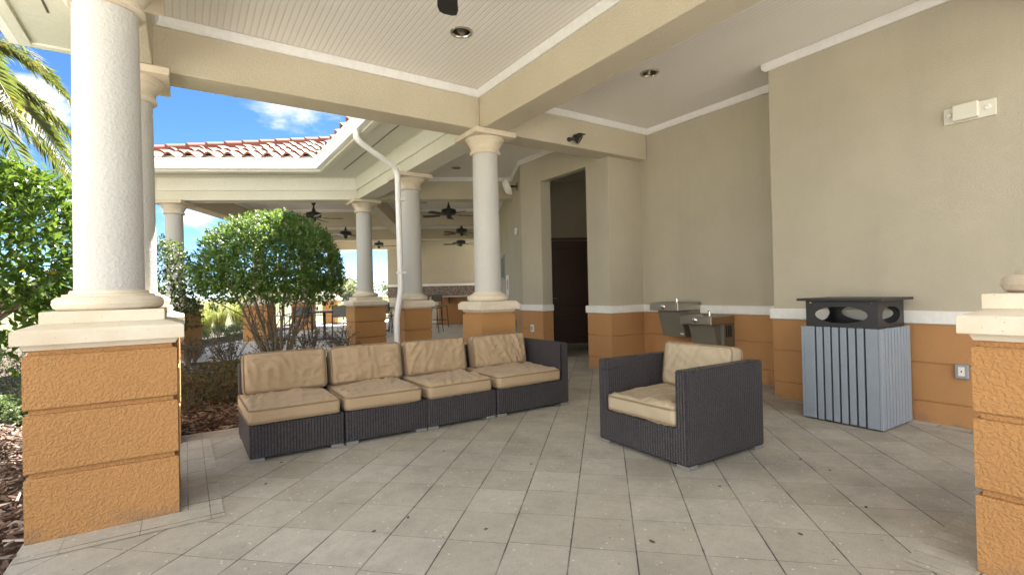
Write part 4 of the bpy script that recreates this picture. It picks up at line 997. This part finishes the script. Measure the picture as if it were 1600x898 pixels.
# ceiling fans
def fan(c, z, label, rot=0.0, first=None):
    if first:
        f = copy_tree(first); f.location = (c[0], c[1], z); f.rotation_euler = (0, 0, rot); f['label'] = label; return f
    t = thing('ceiling_fan', label, 'ceiling fan', (c[0], c[1], z), rot, 'black five-blade ceiling fans')
    bm = B(); add_lathe(bm, [(0.03, 0.0), (0.05, 0.06), (0.034, 0.10), (0.018, 0.16), (0.016, 0.20), (0.05, 0.24), (0.062, 0.30), (0.066, 0.335), (0, 0.336)], n=20); obj('downrod', bm, M['blackfan'], t, world=False)
    bm = B(); add_lathe(bm, [(0.0, -0.11), (0.13, -0.105), (0.165, -0.085), (0.178, -0.05), (0.175, 0.0), (0.165, 0.025), (0.10, 0.045), (0.05, 0.06), (0.03, 0.07), (0, 0.07)], n=32); obj('motor', bm, M['blackfan'], t, world=False)
    bm = B(); add_lathe(bm, [(0, -0.20), (0.03, -0.195), (0.052, -0.17), (0.055, -0.13), (0.07, -0.10), (0, -0.099)], n=24); obj('hub', bm, M['blackfan'], t, world=False)
    for k_ in range(5):
        A = Matrix.Rotation(2 * math.pi * k_ / 5, 4, 'Z'); T_ = A @ Matrix.Translation((0, 0, -0.105)) @ Matrix.Rotation(R_(12), 4, 'X')
        bm = B(); out = [(0.24, -0.055), (0.60, -0.072), (0.655, -0.062), (0.675, -0.03), (0.678, 0.03), (0.66, 0.06), (0.60, 0.074), (0.24, 0.058)]
        add_prism(bm, out, -0.004, 0.004); bmesh.ops.transform(bm, matrix=T_, verts=bm.verts); bl = obj('blade', bm, M['blade'], t, world=False)
        bm = B(); add_box(bm, 0.09, 0.30, -0.018, 0.018, 0.0045, 0.012); add_box(bm, 0.25, 0.32, -0.045, 0.045, 0.0046, 0.010); bmesh.ops.transform(bm, matrix=T_, verts=bm.verts); obj('blade_arm', bm, M['blackfan'], bl, world=False)
    return t
fa = fan((1.285, 2.555), 3.225, 'black ceiling fan over the seating area, only a blade tip in view', math.atan2(0.89, 0.45))
for (c, lab, ro) in (((5.30, 10.72), 'nearest black ceiling fan on the wall side of the pavilion', 0.25), ((7.28, 13.85), 'middle black ceiling fan on the wall side of the pavilion', 0.05), ((8.9, 17.0), 'farthest black ceiling fan, above the bar', 0.5),
                     ((2.609, 12.515), 'nearest black ceiling fan on the garden side, above the shrub', 0.12), ((4.249, 15.866), 'black ceiling fan half hidden by the corner column', 0.6), ((6.296, 18.83), 'small far black ceiling fan right of the corner column', 0.0)):
    fan(c, 3.10, lab, ro + FROT, fa)

# ------------------------------------------------------------------ bar, stools, tables and chairs in the pavilion
t = thing('bar_counter', 'orange bar base with a pale counter top at the back of the pavilion', 'bar', F(1.7, 7.9), FROT)
bm = B(); fbox(bm, 1.06, 2.95, 7.75, 8.0, 0, 0.98); obj('bar_base', bm, M['orange_wall'], t)
bm = B(); fbox(bm, 0.98, 2.95, 7.45, 8.15, 0.982, 1.03); obj('counter_top', bm, M['counter'], t)
for e in (1.45, 2.4):
    bm = B(); fbox(bm, e - .02, e + .02, 7.5, 7.745, 0.78, 0.98); obj('bracket', bm, M['black'], t)
def stool():
    t = thing('bar_stool', '', 'bar stool', (0, 0, 0), 0, 'dark bar stools'); h = 0.19
    obj('seat', box(-0.2, 0.2, -0.2, 0.2, 0.70, 0.73, bev=0.008), M['greychair'], t, world=False)
    obj('backrest', box(-0.19, 0.19, 0.185, 0.205, 0.85, 1.08, bev=0.006), M['greychair'], t, world=False)
    for sx in (-1, 1):
        for sy in (-1, 1):
            bm = B(); add_tube(bm, [(sx * 0.18, sy * 0.18, 0.70 if sy < 0 else 1.07), (sx * 0.185, sy * 0.185, 0.6), (sx * 0.215, sy * 0.23, 0.0)], 0.013, n=8); obj('leg', bm, M['black'], t, world=False)
    bm = B(); z = 0.25
    for a, b_ in (((-h, -h), (h, -h)), ((h, -h), (h, h)), ((h, h), (-h, h)), ((-h, h), (-h, -h))): add_tube(bm, [(a[0] * 1.09, a[1] * 1.12, z), (b_[0] * 1.09, b_[1] * 1.12, z)], 0.009, n=6)
    obj('footrest', bm, M['black'], t, world=False); return t
st = stool(); st.location = (*F(1.06, 4.5), 0); st.rotation_euler = (0, 0, FROT + 1.3); st['label'] = 'dark bar stool turned sideways, showing beside the small orange pier'
s2 = copy_tree(st); s2.location = (*F(1.15, 6.6), 0); s2.rotation_euler = (0, 0, FROT + 0.5); s2['label'] = 'dark bar stool at the left end of the pale bar counter'
def pchair(first=None):
    t = thing('patio_chair', '', 'chair', (0, 0, 0), 0, 'dark patio chairs around the tables')
    obj('seat', box(-0.22, 0.22, -0.22, 0.22, 0.42, 0.445, bev=0.008), M['greychair'], t, world=False)
    bm = box(-0.21, 0.21, -0.012, 0.012, 0.0, 0.30, bev=0.006); bmesh.ops.transform(bm, matrix=Matrix.Translation((0, 0.23, 0.58)) @ RX(-10), verts=bm.verts); obj('backrest', bm, M['greychair'], t, world=False)
    for sx in (-1, 1):
        bm = B(); add_tube(bm, [(sx * 0.225, -0.21, 0), (sx * 0.225, -0.20, 0.63), (sx * 0.225, 0.15, 0.64), (sx * 0.225, 0.22, 0.62)], 0.013, n=8); obj('front_leg', bm, M['black'], t, world=False)
        bm = B(); add_tube(bm, [(sx * 0.215, 0.28, 0), (sx * 0.215, 0.22, 0.43), (sx * 0.215, 0.285, 0.88)], 0.013, n=8); obj('rear_leg', bm, M['black'], t, world=False)
    return t
def ptable():
    t = thing('patio_table', '', 'table', (0, 0, 0), 0, 'dark patio tables')
    bm = B(); add_lathe(bm, [(0, 0.70), (0.52, 0.70), (0.55, 0.71), (0.55, 0.73), (0, 0.735)], n=32); obj('tabletop', bm, M['blackfan'], t, world=False)
    bm = B(); add_lathe(bm, [(0.28, 0.0), (0.28, 0.02), (0.05, 0.05), (0.035, 0.10), (0.035, 0.699)], n=20); obj('pedestal', bm, M['black'], t, world=False); return t
tb = ptable(); tb.location = (3.05, 13.6, 0); tb['label'] = 'dark round patio table behind the stems of the round shrub'
tb2 = copy_tree(tb); tb2.location = (5.1, 15.2, 0); tb2['label'] = 'dark patio table behind the corner column'
pc = pchair(); CH = [((3.28, 12.78), 0.25, 'grey backed patio chair left of the corner column, its back to the viewer'), ((2.3, 13.3), -1.5, 'patio chair at the left side of the dark table behind the shrub stems'), ((3.9, 13.9), 1.6, 'patio chair at the right side of the dark table behind the shrub stems'), ((2.7, 14.5), 3.4, 'patio chair at the far side of the dark table behind the shrub stems'), ((4.85, 14.3), 0.3, 'patio chair seen in the gap right of the corner column'), ((5.7, 15.9), 2.4, 'patio chair at the far side of the table behind the corner column')]
for i, (c, ro, lab) in enumerate(CH):
    o = pc if i == 0 else copy_tree(pc); o.location = (*c, 0); o.rotation_euler = (0, 0, FROT + ro); o['label'] = lab

# ------------------------------------------------------------------ planting
def add_leaf(bm, p, d, n, L, w):
    d = d.normalized(); s = d.cross(n)
    if s.length < 1e-4: return
    s.normalize(); n = s.cross(d)
    a = bm.verts.new(p); t = bm.verts.new(p + d * L - n * L * 0.12)
    l = bm.verts.new(p + d * L * 0.48 + s * w + n * w * 0.35); r = bm.verts.new(p + d * L * 0.48 - s * w + n * w * 0.35)
    m = bm.verts.new(p + d * L * 0.5)
    bm.faces.new((a, m, l)); bm.faces.new((l, m, t)); bm.faces.new((a, r, m)); bm.faces.new((r, t, m))
def rdir(rnd):
    z = rnd.uniform(-1, 1); a = rnd.uniform(0, 6.2832); r = math.sqrt(1 - z * z); return Vector((r * math.cos(a), r * math.sin(a), z))
def crown_bm(c, rad, nleaf, L, seed, low=-0.75, inner=0.55, gap=0.10, clumpy=True, bump=0.13):
    rnd = random.Random(seed); bm = B(); c = Vector(c); k = 0
    off = Vector((seed * 3.7, seed * 1.9, seed * 0.7)); tries = 0
    while k < nleaf and tries < nleaf * 40:
        tries += 1
        d = rdir(rnd)
        if d.z < low: continue
        bumpy = 1 + bump * noise.noise(d * 2.6 + off) + bump * 0.6 * noise.noise(d * 6.5 + off)
        f = inner + (1 - inner) * rnd.random() ** 0.45
        if rnd.random() < 0.05: f *= 1.06
        q = Vector((d.x * rad[0], d.y * rad[1], d.z * rad[2])) * f * bumpy
        # leaves sit in twig clumps; thinner between them
        g = noise.noise(q * (3.6 / max(rad)) * 1.6 + off) + 0.5 * noise.noise(q * (9 / max(rad)) + off)
        if clumpy and g < gap - 0.30 * 1.0 * (f > 0.9) - 0.05: continue
        if clumpy and q.z < -0.35 * rad[2] and rnd.random() < 0.55: continue
        # a sprig of three to five leaves
        ax = (d * 0.9 + rdir(rnd) * 0.75 + Vector((0, 0, 0.35))).normalized()
        for s in range(rnd.randint(3, 5)):
            ld = (ax + rdir(rnd) * 0.95).normalized(); nn = (Vector((0, 0, 1)) + d * 0.6 + rdir(rnd) * 0.6)
            ll = L * rnd.uniform(0.7, 1.25)
            add_leaf(bm, c + q + ax * (s * L * 0.28), ld, nn, ll, ll * 0.26); k += 1
    return bm
def stems_bm(base, c, rad, n, seed, r0=0.022, spread=0.06, lean=(0, 0)):
    out = []; rnd = random.Random(seed); base = Vector(base); c = Vector(c)
    bm = B()
    for i in range(n):
        a = 6.2832 * (i + rnd.uniform(-.3, .3)) / n; rr = rnd.uniform(0.35, 0.95)
        tip = c + Vector((math.cos(a) * rad[0] * rr, math.sin(a) * rad[1] * rr, rnd.uniform(-0.25, 0.45) * rad[2]))
        b0 = base + Vector((math.cos(a) * spread, math.sin(a) * spread, 0)) * rnd.uniform(0.3, 1)
        mid = b0.lerp(tip, 0.45) + Vector((rnd.uniform(-.05, .05), rnd.uniform(-.05, .05), 0.10 * rad[2]))
        pts = [];
        for k in range(9):
            f = k / 8; pts.append((b0 * (1 - f) + mid * f) * (1 - f) + (mid * (1 - f) + tip * f) * f + rdir(rnd) * 0.012 * (0 < k < 8))
        add_tube(bm, pts, [r0 * (1 - 0.75 * k / 8) * rnd.uniform(.9, 1.1) for k in range(9)], n=7)
        for s in range(4):
            f = rnd.uniform(0.35, 0.9); p = pts[int(f * 8)]; e = p + (tip - p) * 0.3 + (rdir(rnd) + Vector((0, 0, .5))).normalized() * rnd.uniform(0.3, 0.6) * min(rad)
            add_tube(bm, [p, p.lerp(e, .5) + rdir(rnd) * 0.03, e], [r0 * 0.4, r0 * 0.3, r0 * 0.15], n=5)
    return bm
def shrub(name, label, base, c, rad, nleaf, L, mat, seed, nst=9, r0=0.02, cat='shrub', group=None, **k):
    t = thing(name, label, cat, base, 0, group)
    obj('crown', crown_bm(c, rad, nleaf, L, seed, **k), M[mat], t, flat=True)
    if nst: obj('stems', stems_bm(base, c, rad, nst, seed + 5, r0), M['bark'], t)
    return t
shrub('round_shrub', 'rounded clipped shrub with many bare stems standing behind the sofa', (1.10, 7.75, -0.03), (1.05, 7.72, 1.50), (0.93, 0.93, 0.80), 25000, 0.055, 'leaf2', 4, nst=15, r0=0.02, low=-0.62, gap=-0.10, inner=0.45, bump=0.08)
shrub('large_shrub', 'large glossy leaved shrub at the left edge beside the nearest column', (-2.25, 5.5, -0.03), (-1.33, 5.75, 1.40), (0.86, 0.82, 0.90), 11000, 0.082, 'leaf', 9, nst=8, r0=0.026, low=-0.8, gap=-0.05, inner=0.5)
shrub('small_shrub', 'smaller dark shrub between the left columns and the round shrub', (-0.62, 8.7, -0.03), (-0.62, 8.7, 1.22), (0.84, 0.84, 0.86), 11000, 0.052, 'leaf3', 17, nst=7, r0=0.02, low=-0.8, gap=-0.05)
# low planting, each mound a plant of its own
def mound(name, label, c, rad, n, L, mat, seed, cat='plant', group=None, wk=0.26):
    t = thing(name, label, cat, (c[0], c[1], -0.03), 0, group); rnd = random.Random(seed); bm = B(); off = Vector((seed, seed * 2.1, 0))
    for i in range(n):
        d = rdir(rnd); d.z = abs(d.z)
        f = (0.45 + 0.55 * rnd.random() ** 0.5) * (1 + 0.28 * noise.noise(d * 2.5 + off))
        q = Vector((d.x * rad[0], d.y * rad[1], d.z * rad[2])) * f
        if noise.noise(q * 9 + off) < -0.22: continue
        p = Vector((c[0], c[1], -0.03)) + q
        ax = (d + rdir(rnd) * 0.9 + Vector((0, 0, .4))).normalized()
        for s in range(3): 
            ld = (ax + rdir(rnd) * 0.9).normalized(); ll = L * rnd.uniform(.6, 1.3); add_leaf(bm, p, ld, Vector((0, 0, 1)) + rdir(rnd) * 0.7, ll, ll * wk)
    obj('foliage', bm, M[mat], t, flat=True)
    bm = B()
    for i in range(10):
        a = rnd.uniform(0, 6.283); f = rnd.uniform(.3, .85); tip = Vector((c[0] + math.cos(a) * rad[0] * f, c[1] + math.sin(a) * rad[1] * f, rad[2] * rnd.uniform(.4, .9)))
        b0 = Vector((c[0] + math.cos(a) * .03, c[1] + math.sin(a) * .03, -0.04)); add_tube(bm, [b0, b0.lerp(tip, .5) + Vector((0, 0, .06)), tip], [.007, .005, .002], n=5)
    obj('twigs', bm, M['bark'], t)
    return t
for i, (x, y, rx, ry, rz, lab) in enumerate([(0.02, 6.35, 0.44, 0.40, 0.40, 'rusty green low plant right beside the near left pier'), (0.62, 6.55, 0.46, 0.42, 0.36, 'rusty low plant at the left end of the sofa'), (0.30, 7.35, 0.55, 0.45, 0.40, 'low rusty plant behind the two nearest the mulch edge'),
        (-0.35, 7.3, 0.5, 0.4, 0.38, 'dark green low plant left in the bed behind the near column'), (0.75, 8.5, 0.42, 0.35, 0.30, 'reddish low plant in front of the white patio')]):
    mound('low_plant', lab, (x, y), (rx, ry, rz), 1150, 0.034, 'rust', 40 + i, group='rusty low plants in the mulch bed')
for i, (x, y, rx, rz, m, lab) in enumerate([(-2.35, 9.9, 0.75, 0.45, 'juniper', 'blue green juniper low in the left bed'), (-1.75, 8.5, 0.55, 0.36, 'juniper', 'second juniper in the left bed, nearer the large shrub'), (-3.2, 11.3, 0.8, 0.45, 'juniper', 'farther juniper at the very left'), (-2.75, 12.9, 0.9, 0.5, 'juniper', 'farthest juniper at the left, behind the large shrub'),
        (-1.62, 7.05, 0.36, 0.24, 'sage', 'pale variegated plant at the left edge beside the orange pier'), (-2.05, 7.5, 0.4, 0.26, 'sage', 'pale plant behind the other pale one at the left edge'), (-1.25, 6.75, 0.22, 0.16, 'sage', 'smallest pale plant, closest to the orange pier')]):
    mound('juniper' if m == 'juniper' else 'pale_plant', lab, (x, y), (rx, rx * 0.9, rz), 1300, 0.04 if m == 'juniper' else 0.035, m, 60 + i, group='junipers' if m == 'juniper' else 'pale ground plants', wk=0.14 if m == 'juniper' else 0.3)
# half bare twiggy shrubs along the patio edge
def twiggy(x, y, h, r, seed, label):
    t = thing('twiggy_shrub', label, 'shrub', (x, y, -0.03), 0, 'half bare twiggy shrubs along the patio edge'); rnd = random.Random(seed)
    bm = B(); lb = B()
    for i in range(26):
        a = rnd.uniform(0, 6.283); rr = r * rnd.random() ** .5; tip = Vector((x + math.cos(a) * rr, y + math.sin(a) * rr, h * rnd.uniform(.5, 1)))
        b0 = Vector((x + math.cos(a) * .05, y + math.sin(a) * .05, -0.03)); m_ = b0.lerp(tip, .5) + rdir(rnd) * .05
        add_tube(bm, [b0, m_, tip], [.008, .006, .003], n=5)
        for s in range(9):
            p = m_.lerp(tip, rnd.random()); e = p + (rdir(rnd) + Vector((0, 0, .4))) * .09; add_tube(bm, [p, e], [.004, .002], n=4, cap=False)
            for q in range(2):
                if rnd.random() < .8: ll = rnd.uniform(.02, .045); add_leaf(lb, p.lerp(e, rnd.uniform(.3, 1)), rdir(rnd), rdir(rnd), ll, ll * .3)
    obj('twigs', bm, M['bark'], t); obj('leaves', lb, M['dry'], t, flat=True)
for i, (e, d, h, r, lab) in enumerate([(-2.9, -0.75, 0.42, 0.35, 'twiggy half bare shrub left of the round shrub before the white patio'), (-2.25, -0.8, 0.45, 0.36, 'twiggy half bare shrub under the left side of the round shrub'), (-1.5, -0.8, 0.6, 0.4, 'twiggy half bare shrub behind the stems of the round shrub'),
        (-0.85, -0.85, 0.62, 0.4, 'twiggy half bare shrub right of the round shrub stems'), (-0.3, -0.95, 0.55, 0.32, 'twiggy half bare shrub next to the corner column pier')]):
    twiggy(*F(e, d), h, r, 80 + i, lab)
# ornamental grasses and junipers outside the pavilion
def grass(x, y, h, n, seed, label):
    t = thing('ornamental_grass', label, 'grass clump', (x, y, -0.03), 0, 'tall yellow grass clumps'); rnd = random.Random(seed); bm = B()
    for i in range(n):
        a = rnd.uniform(0, 6.283); r = rnd.random() * .16; L = h * rnd.uniform(.6, 1.15); out = rnd.uniform(.15, .75) * L
        b0 = Vector((x + math.cos(a) * r, y + math.sin(a) * r, -.03)); d = Vector((math.cos(a), math.sin(a), 0)); s = Vector((-d.y, d.x, 0)) * .008
        pts = [b0, b0 + d * out * .3 + Vector((0, 0, L * .6)), b0 + d * out * .75 + Vector((0, 0, L * .88)), b0 + d * out * 1.15 + Vector((0, 0, L * .8))]
        pv = None
        for k, p in enumerate(pts):
            w = s * (1, .9, .6, .15)[k]; cur = (bm.verts.new(p - w), bm.verts.new(p + w))
            if pv: bm.faces.new((pv[0], pv[1], cur[1], cur[0]))
            pv = cur
    obj('blades', bm, M['grassy'], t, flat=True)
GR = [(-6.0, 6.0), (-6.6, 7.3), (-7.2, 6.2), (-6.9, 9.0), (-7.8, 8.0), (-6.1, 8.6), (-8.4, 6.8), (-7.5, 10.2), (-8.6, 9.4), (-5.8, 10.5)]
for i, (e, d) in enumerate(GR):
    grass(*F(e, d), 1.0 + 0.1 * (i % 3), 260, 100 + i, ('nearest', 'second', 'third', 'fourth', 'fifth', 'sixth', 'seventh', 'eighth', 'ninth', 'farthest')[i] + ' yellow grass clump in the garden seen through the pavilion')
for i, (e, d, lab) in enumerate([(-4.9, 4.4, 'juniper along the garden side of the pavilion, nearest'), (-4.8, 5.6, 'juniper along the garden side of the pavilion, middle'), (-5.1, 6.9, 'juniper along the garden side of the pavilion, far'), (-5.2, 3.2, 'juniper outside the pavilion beside the far left column')]):
    mound('juniper', lab, F(e, d), (0.7, 0.6, 0.42), 1000, 0.055, 'juniper', 120 + i, group='junipers', wk=0.14)
# palm at the left, only its drooping fronds in view
t = thing('palm_tree', 'palm tree with drooping yellow green fronds entering at the top left', 'palm tree', (-3.15, 9.7, -0.03))
bm = B(); add_tube(bm, [(-3.15, 9.7, -0.1), (-3.1, 9.72, 1.5), (-3.05, 9.75, 3.2), (-3.02, 9.77, 4.55)], [.21, .18, .16, .13], n=14); obj('trunk', bm, M['bark'], t)
pr_ = random.Random(12); CR = Vector((-3.02, 9.77, 4.6))
def frond(az, el, L, seed):
    rnd = random.Random(seed); bm = B(); d = Vector((math.cos(az), math.sin(az), 0)); pts = []
    for k in range(19):
        f = k / 18; pts.append(CR + d * (L * (math.cos(el) * f * (1 - .12 * f))) + Vector((0, 0, L * (math.sin(el) * f - (0.62 + 0.3 * math.cos(el)) * f * f))))
    add_tube(bm, pts, [0.018 * (1 - .85 * k / 18) for k in range(19)], n=5)
    for i in range(150):
        f = 0.08 + 0.92 * i / 150; k = min(17, int(f * 18)); p = pts[k].lerp(pts[k + 1], f * 18 - k) if k < 18 else pts[18]
        tg = (pts[min(18, k + 1)] - pts[k]).normalized(); sd = tg.cross(Vector((0, 0, 1))).normalized()
        for s in (-1, 1):
            ll = (0.34 * math.sin(math.pi * min(1, 0.16 + f * 0.86)) + 0.05) * rnd.uniform(.8, 1.15)
            dd = (tg * 0.75 + sd * s * 0.8 + Vector((0, 0, rnd.uniform(-.15, .35))) + rdir(rnd) * .12).normalized(); w = 0.011
            up_ = dd.cross(sd * s).normalized() if dd.cross(sd).length > .01 else Vector((0, 0, 1)); sv = dd.cross(Vector((0, 0, 1)) + sd * s * .5).normalized() * w
            e = p + dd * ll + Vector((0, 0, -0.22 * ll * ll / .3)); m_ = p + dd * ll * .5
            v = [bm.verts.new(x) for x in (p - sv * .5, p + sv * .5, m_ + sv, e, m_ - sv)]; bm.faces.new(v)
    obj('frond', bm, M['palm'], t, flat=True)
for i in range(34):
    frond(i * 2.39996, R_(62 - 2.5 * i), 2.45 + 0.25 * ((i * 7) % 3) / 2, 200 + i)
# dark metal fence far behind
t = thing('metal_fence', 'black metal picket fence beyond the pavilion in the distance', 'fence', F(-2, 17), FROT)
for i in range(9):
    e = -9 + 2.4 * i
    bm = B(); fbox(bm, e - .04, e + .04, 16.96, 17.04, -.06, 1.22); obj('post', bm, M['black'], t)
    if i < 8:
        bm = B(); fbox(bm, e + .045, e + 2.355, 16.985, 17.015, 1.10, 1.14); fbox(bm, e + .045, e + 2.355, 16.985, 17.015, 0.92, 0.95); fbox(bm, e + .045, e + 2.355, 16.985, 17.015, 0.10, 0.14)
        for k in range(1, 20): fbox(bm, e + .117 * k - .009, e + .117 * k + .009, 16.99, 17.01, 0.05, 1.13)
        obj('fence_panel', bm, M['black'], t)
# pale distant tree line
bm = B(); rnd = random.Random(77)
for i in range(120):
    az = R_(rnd.uniform(-55, 75)); D = rnd.uniform(85, 170); c = Vector((math.sin(az) * D, math.cos(az) * D, 0)); h = rnd.uniform(3.0, 5.2) * D / 110; r = rnd.uniform(2.2, 4.5)
    for k in range(170):
        d = rdir(rnd); f = rnd.random() ** .4; q = c + Vector((d.x * r * f, d.y * r * f, h * .5 + d.z * h * .5 * f)); add_leaf(bm, q, rdir(rnd), rdir(rnd), rnd.uniform(.5, 1.1), rnd.uniform(.25, .45))
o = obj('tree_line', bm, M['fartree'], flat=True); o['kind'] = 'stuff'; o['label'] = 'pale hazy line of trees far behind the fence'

# small dry bits on the pavers
rnd = random.Random(51); first = None
for i in range(16):
    if i == 0:
        bm = B(); add_prism(bm, [(-0.014, -0.002), (-0.004, -0.007), (0.010, -0.006), (0.017, 0.001), (0.006, 0.007), (-0.008, 0.006)], 0.0, 0.003)
        first = o = obj('leaf_bit', bm, M['slot'], flat=True)
    else:
        o = first.copy(); COL.objects.link(o)
    x, y = [(1.75, 1.55), (1.55, 3.3), (2.35, 1.2), (2.55, 1.75), (1.2, 2.1), (0.75, 2.4), (0.4, 3.4), (1.9, 2.7), (3.3, 1.5), (2.9, 1.15)][i] if i < 10 else (rnd.uniform(-0.3, 4.5), rnd.uniform(1.2, 3.8))
    sc = rnd.uniform(0.4, 0.9) if i else 1.15
    o.location = (x, y, 0.0035); o.rotation_euler = (0, 0, rnd.uniform(0, 6.28)); o.scale = (sc, sc, 1)
    tag(o, 'small dark bit of dry leaf lying on the paved floor', 'leaf bit', 'dry leaf bits on the paved floor')
